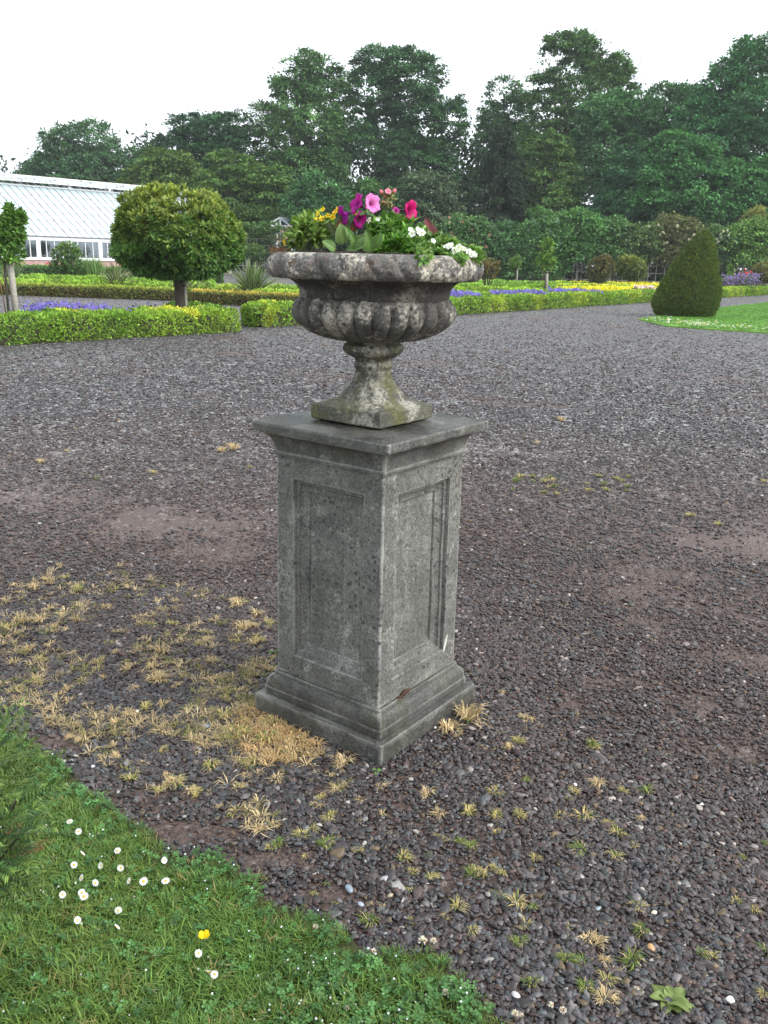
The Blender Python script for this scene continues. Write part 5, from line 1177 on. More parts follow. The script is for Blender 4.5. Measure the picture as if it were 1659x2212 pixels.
# magenta petunia
pt = plant('petunia_plant', 'magenta purple petunia with three trumpet flowers rising in the middle of the urn', 'flower', 560)
MAG, MAGT = (.42, .012, .30), (.09, .005, .10)
for k, (x, y, dY, ax, r_, rim) in enumerate([(596, 172, -.02, (-.78, -.42, .34), 74, (.40, .012, .27)), (498, 262, -.06, (-.80, -.30, -.38), 66, (.27, .010, .26)), (632, 292, -.05, (.72, -.55, -.30), 62, (.34, .008, .20))]):
    c = U(x, y, dY); fl = corolla('flower', c, ax, r_*UP*1.05, pt, rim, MAGT, 1.0, 600+k, curl=.3); stem(pt, soil_pt(560+20*k, -.02), c-unit(np.array(ax))*r_*UP, .002, mat=STEMD)
for k, (x, y, dx, L, Wd, dz) in enumerate([(500, 470, -.1, 150, 120, .9), (560, 490, .7, 140, 100, .55), (440, 520, -.5, 120, 90, .45), (640, 530, .9, 150, 90, .25), (520, 530, .5, 190, 100, .20), (700, 530, -.1, 150, 105, .8), (770, 535, .85, 150, 90, .35), (600, 510, -.2, 130, 80, .7), (740, 500, .3, 120, 80, .8), (660, 480, .1, 110, 60, .9), (560, 440, -.3, 110, 60, .8)]):
    bigleaf('leaf', U(x, y, -.10-.02*(k % 3)), (dx, -.35, dz), (.1, -.8, .6), L*UP, Wd*UP, pt, (.095, .175, .045) if k % 3 else (.13, .20, .065), .3, 610+k)
bigleaf('leaf', U(432, 530, -.12), (-.25, -.3, .8), (.3, -.9, .2), 95*UP, 50*UP, pt, (.36, .19, .045), .5, 620).__setitem__('label', 'curled brown yellow dying leaf')
for x in (560, 600, 645): stem(pt, soil_pt(x-20, -.06), U(x, 400, -.07), .003, mat=STEMD, bend=.004)
for k, (x, y, dx) in enumerate(((440, 400, -.4), (570, 380, .3), (540, 345, -.5), (460, 350, .6))): bigleaf('leaf', U(x, y, -.03), (dx, -.3, .7), (0, -.8, .5), 120*UP, 55*UP, pt, (.17, .06, .035) if k % 2 else (.10, .12, .05), .2, 625+k)
# pink petunia
pt = plant('petunia_plant', 'single pale pink petunia flower turned to the side beside the magenta ones', 'flower', 690, -.02)
c = U(722, 172, -.05); ax = (.62, -.72, .12); corolla('flower', c, ax, 70*UP, pt, (.80, .24, .62), (.45, .06, .30), .8, 640, curl=.2); stem(pt, soil_pt(680, -.02), c-unit(np.array(ax))*58*UP, .002, mat=STEMD)
for k, (x, y, dx) in enumerate(((668, 235, -.5), (690, 240, .5), (680, 215, .1))): bigleaf('leaf', U(x, y, -.075), (dx, -.2, -.25), (0, -.9, .4), 55*UP, 26*UP, pt, (.07, .13, .035), .3, 645+k)
# crimson petunia
pt = plant('petunia_plant', 'crimson pink petunia flower seen from the side towards the rim of the urn', 'flower', 960, .0)
c = U(1006, 228, -.02); ax = (.80, -.52, -.05); corolla('flower', c, ax, 78*UP, pt, (.56, .012, .17), (.14, .004, .06), 1.1, 650, curl=.2); stem(pt, soil_pt(930), c-unit(np.array(ax))*88*UP, .002, mat=STEMD)
for k, (x, y, r_) in enumerate(((893, 224, 28), (950, 288, 21))): corolla('bud_flower', U(x, y, .02), (.3, -.8, .4), r_*UP, pt, (.52, .05, .36), (.3, .02, .2), 1.0, 655+k); stem(pt, soil_pt(900+40*k), U(x, y+20, .025), .0012)
# pelargonium bud cluster
pt = plant('pelargonium_plant', 'tall round cluster of green geranium buds with pink buds opening on top', 'flower', 830, .02)
stem(pt, soil_pt(835, .02), U(826, 205, .0), .0032, bend=.002); R = rng(660); cc = U(838, 150, 0)
for k in range(34):
    d = rand_dir(R, 1)[0]; d[2] = d[2]*.9-.05; p = cc+d*np.array([50, 50, 44])*UP; V = IV*np.array([.0042, .0042, .0085]); q = Vector(d).to_track_quat('Z', 'Y').to_matrix(); V = V@np.array(q).T+p
    o = mk('bud', V, IF, LEAF, pt, np.array([.20, .22, .075])*np.exp(R.normal(0, .2)) if k % 5 else np.array([.42, .20, .13]), smooth=True)
for k, (x, y, s, ax) in enumerate(((786, 90, 22, (-.6, -.2, .7)), (832, 86, 27, (0, -.3, 1)), (880, 82, 22, (.5, -.2, .8)))):
    c = U(x, y, -.01); q = Vector(ax).to_track_quat('Z', 'Y').to_matrix(); V = IV*np.array([.62, .62, 1.0])*s*UP; V[:, :2] *= (1-.3*np.clip(IV[:, 2:3], -.5, 1)); V = V@np.array(q).T+c
    o = mk('pink_bud', V, IF, PETAL, pt, np.where((IV[:, 2:3] > -.1), np.array([.78, .24, .30]), np.array([.30, .22, .10])), smooth=True); stem(o, cc+np.array([0, 0, .01]), c, .0014, name='bud_stalk', bend=.001)
    if k == 1: corolla('opening_petals', U(834, 82, -.02), (.1, -.7, .6), 24*UP, pt, (.82, .30, .42), (.55, .1, .2), .6, 668)
# yellow bidens
def tiny(name, c, ax, r_, col, parent, k=5, mid=None, seed=0, wd=.8):
    R = rng(seed); ax = unit(np.array(ax, float)); A = unit(np.cross(ax, np.array([.2, .1, 1.]))); B = np.cross(ax, A); V = []; P = []; C = []; n = 0; ph = R.random()*6
    for i in range(k):
        a = ph+2*PI*i/k; D = A*math.cos(a)+B*math.sin(a); S = -A*math.sin(a)+B*math.cos(a); tl = R.normal(.12, .12)
        for u, v in ((.08, 0), (.45, -.36*wd), (.9, -.42*wd), (1.04, 0), (.9, .42*wd), (.45, .36*wd)): V.append(np.array(c)+D*r_*u+S*r_*v+ax*r_*tl*u); C.append(np.array(col)*(.9+.2*R.random()))
        P += [(n, n+1, n+2, n+3), (n, n+3, n+4, n+5)]; n += 6
    o = mk(name, V, P, PETAL, parent, np.array(C))
    if mid is not None: mk('flower_centre', IV*np.array([.24, .24, .24])*r_+np.array(c)+ax*r_*.06, IF, PETAL, o, np.tile(mid, (len(IV), 1)), smooth=True)
    return o
by = plant('bidens_plant', 'bushy green plant with small yellow star flowers at one side of the urn', 'flower', 230)
R = rng(670)
def mass(parent, lst, col, tip, leaf, per, dens, R, aspect=.45, name='foliage', zmin=.012):
    C = []; O = []
    for x, y, rx, ry, dY in lst:
        c = U(x, y, dY); n = int(dens*rx*ry/900); d = rand_dir(R, n); C.append(c+d*np.array([rx*UP, min(rx, ry)*UP*1.1, ry*UP])*(R.random((n, 1))**.45)); O.append(d+np.array([0, -.2, .6]))
    C = np.concatenate(C); O = np.concatenate(O); C[:, 2] = np.maximum(C[:, 2], SOILZ-zmin); rosettes(name, C, O, R, parent, col, tip, leaf, per, .2, aspect, spread=.9)
mass(by, [(235, 400, 120, 100, -.02), (150, 440, 60, 70, .0), (330, 370, 90, 90, .0), (270, 300, 70, 60, .02), (200, 350, 60, 60, .0)], (.10, .19, .035), (.20, .29, .055), .026, 6, 5.5, R)
for k in range(14):
    x = 120+R.random()*270; stem(by, soil_pt(230+R.normal(0, 50), -.05), U(x, 300+R.random()*160, -.03+R.normal(0, .03)), .0014, mat=STEMG if k % 2 else STEMD)
for k, (x, y) in enumerate([(452, 222), (424, 270), (388, 262), (345, 282), (312, 292), (352, 216), (316, 246), (600, 252), (630, 247), (66, 452), (70, 476), (440, 240)]):
    s_ = [26, 22, 18, 20, 20, 17, 16, 11, 14, 13, 12, 17][k]; c = U(x, y, -.03); tiny('flower', c, (R.normal(0, .5), -.6, .5+R.normal(0, .2)), s_*UP*1.15, (.82, .56, .012), by, 5, (.55, .28, .01), 680+k); stem(by, U(280+.4*(x-300), 380, -.01), c, .0009)
for k, (x, y, dx, dz) in enumerate([(180, 330, -.6, .5), (230, 270, -.2, .9), (300, 330, .4, .6), (140, 400, -.8, .2), (330, 420, .6, .2), (210, 400, -.4, .3), (360, 330, .5, .5), (250, 440, .3, .1)]): bigleaf('leaf', U(x, y, -.06), (dx, -.3, dz), (.1, -.6, .8), 62*UP, 28*UP, by, (.13, .22, .042), .4, 690+k)
# leafy green plant in the middle and white bacopa
gm = plant('leafy_plant', 'bright green small-leaved plant filling the middle of the urn below the geranium buds', 'plant', 860, -.04); R = rng(700)
mass(gm, [(860, 430, 150, 110, -.05), (900, 500, 110, 70, -.10), (790, 370, 90, 70, -.02), (880, 340, 80, 60, .0), (960, 400, 70, 90, -.03), (820, 500, 80, 60, -.1)], (.075, .185, .030), (.15, .31, .050), .031, 7, 6, R, .40)
for k, (x, y, s_) in enumerate([(695, 296, 24), (770, 300, 20), (800, 312, 15), (912, 446, 9), (935, 410, 7), (755, 290, 14)]): tiny('flower', U(x, y, -.06), (R.normal(0, .4), -.7, .5), s_*UP, (.80, .80, .78), gm, 5, (.6, .55, .2), 705+k)
bc = plant('bacopa_plant', 'trailing white-flowered bacopa spilling over the rim of the urn', 'flower', 1220, -.06); R = rng(710)
mass(bc, [(1080, 430, 80, 70, -.06), (1160, 465, 90, 70, -.08), (1260, 500, 90, 55, -.10), (1350, 530, 90, 48, -.09), (1440, 550, 60, 42, -.06), (1230, 545, 100, 40, -.13), (1085, 535, 50, 44, -.22), (1090, 562, 34, 26, -.31), (1340, 575, 60, 34, -.19), (1350, 602, 34, 24, -.225), (1040, 490, 60, 50, -.10), (1480, 585, 36, 28, -.11), (1515, 600, 18, 18, -.10)], (.085, .185, .040), (.17, .29, .065), .022, 6, 8, R, .62, zmin=.06)
WHP = [(1060, 372, 26), (1085, 388, 24), (1075, 398, 20), (1012, 394, 24), (1000, 366, 18), (1168, 450, 18), (1045, 525, 24), (1070, 508, 22), (1110, 498, 26), (1128, 505, 20), (1048, 545, 18), (1118, 556, 14), (1262, 486, 22), (1285, 488, 26), (1300, 478, 18), (1330, 530, 30), (1345, 516, 20), (1358, 495, 24), (1378, 505, 20), (1430, 528, 24), (1452, 545, 26), (1474, 552, 18), (1320, 515, 20), (1400, 512, 16)]
for k, (x, y, s_) in enumerate(WHP): tiny('flower', U(x, y, -.17 if x < 1200 else -.15), (R.normal(0, .35), -.75, .45+R.normal(0, .2)), s_*UP*1.05, (.82, .82, .81), bc, 5, (.55, .60, .20), 720+k, 1.0)
# begonia
bg_ = plant('begonia_plant', 'dark bronze begonia leaves and a small deep red bloom beside the white flowers', 'flower', 1160, .03)
bigleaf('leaf', U(1165, 440, -.02), (-.35, .1, .8), (.2, -.95, .1), 150*UP, 112*UP, bg_, (.13, .035, .040), -.35, 750, .1, 1.5); stem(bg_, soil_pt(1180, .02), U(1165, 440, -.02), .0022, mat=STEMD)
bigleaf('leaf', U(1230, 440, .02), (.6, -.2, .35), (0, -.7, .7), 100*UP, 70*UP, bg_, (.06, .11, .035), .3, 751)
R = rng(752)
for k in range(6): bigleaf('petal', U(1240+R.normal(0, 12), 448+R.normal(0, 10), -.03), (R.normal(0, 1), -.4, R.normal(0, .6)), (R.normal(0, .4), -.8, .4), 42*UP, 34*UP, bg_, (.22, .012, .022), .4, 753+k)
stem(bg_, soil_pt(1220), U(1240, 455, -.02), .0018)
# dry moss on the rim edge
R = rng(760); p = U(35, 530, 0); ms = thing('dry_moss', 'small tuft of dry reddish moss on the edge of the urn rim', 'moss', (p[0], p[1], p[2]))
n = 160; Pm = p+R.normal(0, 1, (n, 3))*np.array([.016, .02, .004]); leaf_object('moss_strands', Pm, rand_dir(R, n)+np.array([0, 0, .8]), rand_dir(R, n), .016, .002, np.array([.20, .09, .04])*np.exp(R.normal(0, .3, (n, 1))), ms)

# ------------------------------------------------------------------ dry grass tufts in the gravel
def splay(seed, n, rad, h, w):
    R = rng(seed); V = []; P = []; k = 0
    for i in range(n):
        a = R.random()*2*PI; r0 = rad*.25*R.random(); L = rad*(.5+.7*R.random()); d = a+R.normal(0, .5); up_ = h*(.25+R.random()); c, s_ = math.cos(d), math.sin(d); ww = w*(.6+.8*R.random()); b = np.array([r0*math.cos(a), r0*math.sin(a), 0]); S = np.array([-s_, c, 0])*ww/2; D = np.array([c, s_, 0])
        kink = R.normal(0, .35); D2 = np.array([math.cos(d+kink), math.sin(d+kink), 0])
        V += [b-S, b+S, b+D*L*.5-S*.9+[0, 0, up_], b+D*L*.5+S*.9+[0, 0, up_], b+D*L*.5+D2*L*.5+[0, 0, up_*(.4+.7*R.random())]]; P += [(k, k+1, k+3, k+2), (k+2, k+3, k+4)]; k += 5
    return np.array(V), P
STR = [(.48, .365, .205), (.42, .35, .14), (.17, .20, .050), (.09, .18, .035)]
tuft_mesh = {}
for ci, base in enumerate(STR):
    for v in range(10):
        R = rng(800+ci*10+v); V, P = splay(800+ci*10+v, (40, 55, 70, 85, 50)[v % 5], .042, .019, .0030)
        a_ = R.random()*3; sq2 = .55+.6*R.random(); V = np.column_stack([V[:, 0]*sq2+.010*np.sin(V[:, 1]*60+a_), V[:, 1], V[:, 2]*(.7+.8*R.random())]); nb = len(V)//5
        g = R.random((nb, 1)) < (.04, .22, .45, .7)[ci]; cb_ = np.where(g, np.array([.10, .17, .04]), np.array(base))*np.exp(R.normal(0, .22, (nb, 1))); w_ = R.random((nb, 1)) < .14; cb_ = np.where(w_, np.array([.46, .36, .21]), cb_)
        me = mesh('grass_tuft', V, P, DRY, np.repeat(cb_, 5, 0)); tuft_mesh[ci, v] = me
def d7(x, y): return (1024+x/1.62)*.54004, (2900+y/1.62)*.54004
def d8(x, y): return (2048+x/1.62)*.54004, (2900+y/1.62)*.54004
T7 = [(820,415,90,'d'),(1105,460,115,'d'),(1545,450,90,'y'),(825,585,80,'d'),(1175,580,80,'d'),(670,495,50,'d'),(110,660,90,'d'),(380,690,80,'y'),(470,615,90,'y'),(150,790,150,'g'),(100,800,100,'y'),(450,775,100,'g'),(660,820,60,'y'),(310,860,60,'y'),(970,870,90,'y'),(1015,960,90,'y'),(1140,995,70,'y'),(1010,1080,80,'y'),(1320,1190,120,'y'),(1225,1260,60,'y'),(720,1290,130,'g'),(990,1290,80,'y'),(1385,980,90,'g'),(1440,970,90,'y'),(1320,770,80,'g'),(1380,800,90,'g'),(1230,750,60,'y'),(1170,725,70,'y'),(1110,860,60,'g'),(1540,935,80,'y'),(1590,975,60,'y'),(1550,1100,60,'g'),(1410,1355,70,'y'),(375,1110,70,'y'),(460,1050,60,'g'),(510,1170,60,'y'),(30,1005,90,'g'),(820,1180,60,'d'),(740,1170,60,'d'),(1560,595,90,'y'),(1380,575,80,'y'),(870,710,40,'d'),(1560,700,70,'y'),(300,720,90,'y')]
T8 = [(525,145,80,'y'),(90,375,80,'g'),(30,110,90,'y'),(540,390,110,'d'),(400,440,70,'y'),(865,435,90,'g'),(715,435,60,'y'),(365,490,50,'y'),(310,600,90,'y'),(480,600,100,'y'),(50,600,100,'y'),(625,650,80,'y'),(680,720,110,'y'),(830,620,60,'d'),(430,820,110,'g'),(670,860,90,'y'),(785,790,60,'y'),(155,875,80,'y'),(20,1150,110,'y'),(130,1200,80,'g'),(815,1190,90,'y'),(820,1355,150,'g'),(1450,1165,80,'y'),(1575,1215,70,'y'),(80,1300,90,'y'),(360,1320,80,'y'),(35,1430,130,'g'),(500,1400,110,'d'),(570,1430,110,'d'),(350,1530,120,'g'),(440,1540,120,'g'),(600,1540,110,'d'),(640,1590,100,'d'),(770,1540,140,'g'),(620,1660,130,'y'),(120,1680,170,'g'),(470,1700,100,'g'),(540,1750,100,'g'),(600,1780,110,'d'),(660,1800,90,'d'),(1240,1500,90,'g'),(1290,1500,80,'y'),(1640,1480,100,'G'),(1230,1740,60,'g'),(1610,1760,70,'y'),(820,1740,70,'d'),(690,1870,80,'d'),(1640,790,60,'g'),(1500,870,50,'g')]
ALLT = [(*d7(x, y), s*.333, c) for x, y, s, c in T7]+[(*d8(x, y), s*.333, c) for x, y, s, c in T8]
def d5(x, y): return (950+x/1.508)*.54004, (2000+y/1.508)*.54004
ALLT += [(*d5(1410, 1340), 62, 'd'), (*d5(1280, 1400), 42, 'd'), (*d5(1330, 1420), 30, 'd'), (*d5(1630, 1500), 22, 'd'), (*d5(640, 1600), 44, 'd'), (*d5(590, 1560), 30, 'd')]
ALLT += [(x, y, s, c) for x, y, s, c in [(500, 972, 40, 'd'), (480, 976, 34, 'd'), (145, 976, 24, 'd'), (330, 1022, 22, 'y'), (210, 1036, 22, 'g'), (1210, 910, 20, 'd'), (1490, 1115, 22, 'y'), (1650, 1042, 24, 'y'), (1160, 958, 18, 'd'), (90, 1000, 18, 'd'), (540, 1010, 16, 'y'), (1550, 1135, 18, 'y'), (1120, 1605, 26, 'y'), (1280, 1612, 24, 'g'), (1135, 1555, 26, 'd'), (1085, 1500, 16, 'd')]]
R = rng(830)
for k in range(26): ALLT.append((1100+R.random()*260, 1030+R.random()*40, 12+8*R.random(), 'gy'[k % 2]))
ZONE = [(0, 1250), (170, 1215), (330, 1235), (470, 1290), (590, 1330), (600, 1430), (548, 1500), (700, 1620), (770, 1690), (690, 1760), (560, 1800), (380, 1740), (260, 1680), (150, 1600), (0, 1540)]
cnt = 0
while cnt < 130:
    x, y = R.random()*780, 1210+R.random()*600
    if inpoly(np.array([[x, y]]), ZONE)[0]:
        dd = math.hypot((x-600)/170, (y-1590)/120); s_ = 18+22*R.random()+18*max(0, 1-dd); ALLT.append((x, y, s_, 'd' if R.random() < .72 else 'y')); cnt += 1
CI = {'d': 0, 'y': 1, 'g': 2, 'G': 3}; TN = ['pale straw', 'yellowish', 'half green', 'fresh green']; ntuft = 0
SPECIAL = {}
for i, (x, y, s_, c) in enumerate(ALLT):
    p = gp(x, y)
    if in_ped(p[None], .292)[0] or ntuft >= 298: continue
    ntuft += 1
    o = bpy.data.objects.new('grass_tuft', tuft_mesh[CI[c], R.integers(0, 10)]); COL.objects.link(o)
    dist = p[1]*math.cos(PITCH)+HC*math.sin(PITCH); sc = s_/1900*dist/.084*(1.35 if x > 760 else 1.25)*(.75+.5*R.random()); o.location = (p[0], p[1], .004); o.rotation_euler = (0, 0, R.random()*6.28); o.scale = (sc, sc, sc*(.95 if c == 'd' else .85))
    where = 'beside the left plinth corner' if x < 700 and abs(y-1590) < 110 and x > 480 else ('left of the pedestal' if x < 620 else ('between pedestal and lawn' if x < 1000 and y > 1640 else ('far behind on the open path' if y < 1120 else ('beyond the tip of the lawn' if y > 1950 else 'right of the pedestal'))))
    if where == 'left of the pedestal': where += ' along the lawn edge' if edge_d(p[None])[0] < .22 else (' towards the open gravel' if y < 1400 else ' midway to the lawn')
    size_w = 'large ' if s_ > 40 else ('tiny ' if s_ < 24 else '')
    tag(o, f'{size_w}{TN[CI[c]]} grass tuft in gravel {where}', 'grass tuft', 'grass tufts growing in the gravel')
# matted dry grass round the plinth corner
DRYI = leafmat('dry_blade_surface', inst=True, trans=.15, rough=.7, spec=.2)
source('dry_kinds', [mk('dry_blades', *splay(860+k, 14, .04, .013, .0022), DRYI) for k in range(5)])
P = []; T = []
while len(P) < 950:
    if R.random() < .26: x, y = 600+R.normal(0, 105), 1585+R.normal(0, 72)
    else: x, y = R.random()*760, 1210+R.random()*620
    if not inpoly(np.array([[x, y]]), ZONE)[0]: continue
    p = gp(x, y)
    if fbm(p[None], 4.5, 12)[0] < .47+.06*R.random() and math.hypot((x-600)/120, (y-1590)/70) > .55+.7*R.random(): continue
    P.append(p); T.append(np.array([.46, .31, .15] if math.hypot((x-620)/120, (y-1590)/80) < 1 and R.random() < .8 else [.43, .335, .19] if R.random() < .75 else [.19, .19, .06])*math.exp(R.normal(0, .25)))
P = np.array(P); T = np.array(T); ok = ~in_ped(P, .292); P, T = P[ok], T[ok]; n = len(P); P[:, 2] = .006
scatter('dry_grass', 'matted straw coloured dead grass spread over the gravel beside the plinth', 'dry grass', P, np.column_stack([R.normal(0, .1, (n, 2)), R.random(n)*6.28]), (.55+.6*R.random((n, 1)))*np.array([1, 1, 1.3]), R.integers(0, 5, n), T, SRC['dry_kinds'])

# ------------------------------------------------------------------ daisies, buttercup, clover heads, weeds
def d6(x, y): return (x/1.585*.54004, (2700+y/1.585)*.54004)
DG = 'white daisies in the lawn'
def ring(k, r0, r1, w, dz, seed):
    R = rng(seed); V = []; P = []; n = 0
    for i in range(k):
        a = 2*PI*i/k+R.normal(0, .05); D = np.array([math.cos(a), math.sin(a), 0]); S = np.array([-math.sin(a), math.cos(a), 0]); z = dz*(.6+.8*R.random())
        V += [D*r0, D*(r0+r1)*.5-S*w/2+[0, 0, z*.5], D*r1+[0, 0, z], D*(r0+r1)*.5+S*w/2+[0, 0, z*.5]]; P.append((n, n+1, n+2, n+3)); n += 4
    return np.array(V), P
DM = [mesh('petals', *ring(18, .0022, .0108, .0040, .0022*(k-1), 900+k), PETAL, (.82, .82, .84)) for k in range(3)]
DC = mesh('flower_centre', IV*np.array([.0034, .0034, .0018]), IF, PETAL, (.72, .45, .02), True)
_s = MB().tube([(0, 0, 0), (.003, 0, .5), (0, 0, 1.0)], [.0011, .0010, .0010], 6); DS = mesh('stem', np.concatenate(_s.V), _s.P, STEMG)
def daisy(px, py, tilt, az, k, label, h=.045, sc=1.0):
    g = gp(px, py+14); p = gp(px, py, h); root = thing('daisy', label, 'daisy', (p[0], p[1], 0), .001, group=DG); root.rotation_euler = (0, 0, 0)
    o = bpy.data.objects.new('stem', DS); COL.objects.link(o); o.parent = root; o.scale = (1, 1, h)
    for nm, me in (('petals', DM[k]), ('flower_centre', DC)):
        o = bpy.data.objects.new(nm, me); COL.objects.link(o); o.parent = root; o.location = (0, 0, h); o.rotation_euler = (tilt*math.cos(az), tilt*math.sin(az), 0); o.scale = (sc, sc, sc)
DL = [(442, 928, .2, 0, 1), (498, 992, 1.0, .3, 2), (522, 1133, .9, 2, 2), (745, 1113, .5, .2, 1), (470, 1203, 1.1, .5, 2), (640, 1208, 1.1, 5.5, 2), (765, 1222, 1.2, 0.2, 2), (1040, 1175, 1.0, 1, 2), (515, 1285, .9, 5.3, 1), (605, 1317, .8, 1.2, 1), (820, 1305, 1.0, 5.2, 2), (910, 1308, .55, 0, 1), (1050, 1305, .15, 0, 1), (533, 1403, .35, .2, 1), (518, 1380, .8, .4, 2), (750, 1492, .6, .4, 1), (490, 1555, .9, 1, 2), (740, 1598, .9, 2, 2), (1258, 1765, .8, .8, 1), (1360, 1897, 1.1, .2, 2), (1318, 1882, 1.0, 3, 2), (395, 1392, 1.1, 1, 2)]
DLAB = {0: 'white daisy standing topmost in the lawn below the gravel edge', 11: 'fully open white daisy with yellow centre facing out, largest of the group', 12: 'open white daisy at the gravel side of the daisy group', 15: 'pinkish white daisy standing alone below the daisy group', 18: 'drooping white daisy just below the yellow buttercup', 3: 'white daisy with ragged petals on a long stem at the upper edge of the group'}
for k, (x, y, tl, az, v) in enumerate(DL):
    lab = DLAB.get(k, 'half closed white daisy nodding among the lawn daisies' if v == 2 else 'small white daisy turned aside among the lawn daisies'); daisy(*d6(x, y), tl, az, v, lab, .045, (1.1 if k in (11, 12, 13) else .9))
p = gp(*d6(1295, 1668), .055); root = thing('buttercup', 'single glossy yellow buttercup cup standing in the lawn', 'buttercup', (p[0], p[1], 0)); V = []; P = []; n = 0
for i in range(5):
    a = 2*PI*i/5; D = np.array([math.cos(a), math.sin(a), 0]); S = np.array([-math.sin(a), math.cos(a), 0])
    V = [p, p+D*.009-S*.0075+[0, 0, .006], p+D*.014-S*.004+[0, 0, .012], p+D*.014+S*.004+[0, 0, .012], p+D*.009+S*.0075+[0, 0, .006]]; mk('petal', V, [(0, 1, 2), (0, 2, 3), (0, 3, 4)], PETAL, root, np.tile([.80, .58, .01], (5, 1)))
MB().tube([(p[0], p[1], 0), tuple(p)], [.0012, .001], 6).build('stem', STEMG, root)
CLH = [d7(x, y) for x, y in ((1080, 1400), (1150, 1400), (760, 1467), (1335, 1690), (1275, 1668), (1230, 1735), (590, 1835), (130, 1375), (385, 1310))]+[d8(60, 1880), d8(330, 1850), d8(250, 1815), d8(20, 1870)]+[d6(525, 1800)]
R = rng(920); CLL = {0: 'largest round white clover head at the lawn edge', 3: 'pinkish white clover head in the clover near the gravel', 2: 'white clover head with a red brown centre'}
for k, (x, y) in enumerate(CLH):
    h = .022; p = gp(x, y, h); root = thing('clover_flower', CLL.get(k, 'small white clover head at the clover edge of the lawn'), 'clover', (p[0], p[1], 0), group='white clover flowers')
    m_ = 46; d = rand_dir(R, m_); d[:, 2] = np.abs(d[:, 2])*.9-.1; s_ = (.0085 if k == 0 else .0062)*(.8+.5*R.random())
    leaf_object('flower_head', p+d*s_*.3, d, rand_dir(R, m_), s_*.95, s_*.5, np.where(R.random((m_, 1)) < (.3 if k in (2, 3) else .1), np.array([.45, .16, .12]), np.array([.74, .70, .66]))*np.exp(R.normal(0, .08, (m_, 1))), root, PETAL)
    MB().tube([(p[0], p[1], 0), tuple(p)], [.001, .001], 6).build('stem', STEMG, root)
def weed(label, px, py, n, L, Wd, col, seed, el=.5):
    R = rng(seed); p = gp(px, py); root = thing('weed', label, 'weed', (p[0], p[1], 0))
    for k in range(n):
        a = k*2.4+R.normal(0, .3); l_ = L*(.65+.5*R.random()); bigleaf('leaf', p+np.array([.004*math.cos(a), .004*math.sin(a), .006]), (math.cos(a), math.sin(a), el*(.4+.8*R.random())), (0, 0, 1), l_, Wd*l_/L, root, np.array(col)*math.exp(R.normal(0, .15)), .5, seed+k, .15, 1.25, .12)
weed('light green leafy rosette weed in the gravel at the bottom edge', *d8(1015, 1800), 11, .054, .032, (.15, .205, .055), 930, .5)
weed('tiny bright green seedling at the front corner of the plinth', 815, 1670, 4, .020, .009, (.12, .32, .03), 945, .6)
weed('small green weed against the plinth between gravel and straw', 594, 1412, 6, .030, .012, (.07, .15, .03), 950, .9)
# pale larger pebbles lying apart
LP = [(*d5(1130, 1415), .013, (.66, .64, .60)), (*d5(1190, 1383), .012, (.64, .62, .58)), (*d5(1215, 1350), .010, (.62, .60, .56)), (*d6(870, 243), .014, (.62, .58, .48)), (*d6(1310, 340), .022, (.17, .20, .23)), (*d6(590, 595), .012, (.45, .45, .46)), (*d7(605, 1080), .022, (.20, .24, .29)), (*d7(680, 1180), .018, (.28, .31, .36)), (*d7(868, 1120), .014, (.30, .26, .17)), (*d7(830, 1015), .018, (.30, .29, .29)), (*d7(700, 1500), .020, (.075, .055, .06)), (*d8(805, 1140), .026, (.12, .105, .105)), (*d8(895, 1465), .016, (.42, .23, .10)), (*d8(1410, 1798), .018, (.60, .57, .53)), (*d8(25, 1775), .017, (.48, .47, .47)), (*d8(410, 400), .012, (.62, .60, .57)), (*d8(1225, 530), .011, (.60, .58, .55)), (*d8(555, 1205), .014, (.20, .27, .27)), (*d8(920, 1230), .012, (.6, .5, .4))]
R = rng(960); PLAB = {(.66, .64, .60): 'white pebble nearest the front side of the plinth', (.42, .23, .10): 'orange brown pebble in the dark gravel', (.17, .20, .23): 'large blue grey stone among the straw', (.20, .24, .29): 'blue grey stone close to the lawn edge', (.12, .105, .105): 'largest flat dark grey stone in the gravel', (.20, .27, .27): 'greenish grey pebble in the gravel'}
pm = {}
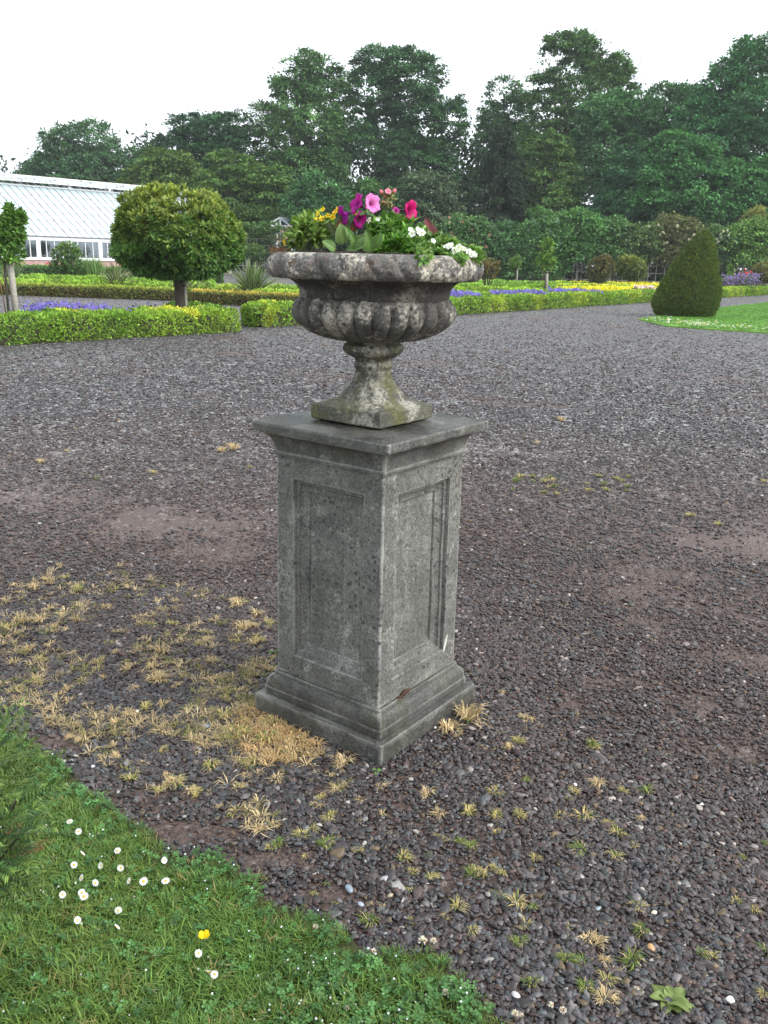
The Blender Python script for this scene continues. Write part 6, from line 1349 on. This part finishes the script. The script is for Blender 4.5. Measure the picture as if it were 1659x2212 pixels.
for k, (x, y, s_, c) in enumerate(LP):
    if c not in pm:
        t = NT('pebble_stone'); nz = t.noise(t.obj(), 90, 4); f = t.ramp(nz, .3, .7, .8, 1.2); t.bsdf(t.mix(1.0, c, t.n('CombineColor', {0: f, 1: f, 2: f}).outputs[0], 'MULTIPLY'), .4); pm[c] = t.m
    V = IV*(1+.3*(vnoise(IV+k*5.3, 1.2, k)[:, None]-.5)*2)*np.array([.7, .5, .34])*s_; o = mk('loose_pebble', V, IF, pm[c], smooth=True); p = gp(x, y); o.location = (p[0], p[1], .006+s_*.15); o.rotation_euler = (R.normal(0, .2), R.normal(0, .2), R.random()*6)
    lum = sum(c)/3; tag(o, PLAB.get(c, 'pale pebble standing out on the dark gravel' if lum > .4 else ('light grey pebble lying on the gravel' if lum > .22 else 'dark larger pebble at the lawn edge')), 'pebble', 'larger pebbles lying on the gravel')
# yew bush at the edge of the view
R = rng(970); yc = at(25, 1690, 1.55); yb = (yc[0]-.165, 1.55, 0); yw = thing('yew_bush', 'feathery dark green yew bush reaching in over the lawn', 'bush', yb)
Pn = []; Dn = []; Cn = []
for k in range(520):
    d = rand_dir(R, 1)[0]; d[2] = d[2]*.9; b0 = np.array([yb[0], yb[1], .46])+d*np.array([.165, .20, .23])*(.5+.5*R.random()**.5); sd_ = unit(d*.8+R.normal(0, .35, 3)+np.array([0, 0, .3])); L = .06+.06*R.random(); side_ = unit(np.cross(sd_, R.normal(0, 1, 3)))
    lum = math.exp(R.normal(0, .25)); young = R.random() < .35; brown = R.random() < .02
    for j in range(26):
        u = j/26; s_ = 1 if j % 2 else -1; Pn.append(b0+sd_*L*u); Dn.append(sd_*.55+side_*s_*(1-.3*u)); Cn.append((np.array([.18, .09, .035]) if brown else (np.array([.10, .16, .035]) if young or u > .75 else np.array([.030, .070, .018])))*lum)
Pn, Dn, Cn = np.array(Pn), np.array(Dn), np.array(Cn); n = len(Pn)
leaf_object('needles', Pn, Dn, R.normal(0, .3, (n, 3))+np.array([0, 0, 1.]),   .020*(.8+.4*R.random(n)), .0046, Cn, yw)
b = MB()
for k in range(14): d = rand_dir(R, 1)[0]; b.tube([(yb[0], yb[1], -.02), (yb[0]+.03*d[0], yb[1]+.03*d[1], .25), (yb[0]+d[0]*.16, yb[1]+d[1]*.18, .44+d[2]*.17)], [.010, .007, .003], 6)
b.build('branches', BARK, yw, smooth=True)

# ------------------------------------------------------------------ damp air
HAZE = True
if HAZE:
    t = NT('damp_air'); pv = t.n('VolumePrincipled', {'Color': (.90, .95, 1.0), 'Density': .00036, 'Anisotropy': .1}); t.t.links.new(pv.outputs[0], t.out.inputs['Volume'])
    hz_ = MB().box((-g_-8, -33, -1.0), (g_+8, 2*g_-50, 37.0)).build('haze', t.m); tag(hz_, 'thin pale damp air over the whole garden', 'haze', kind='stuff')
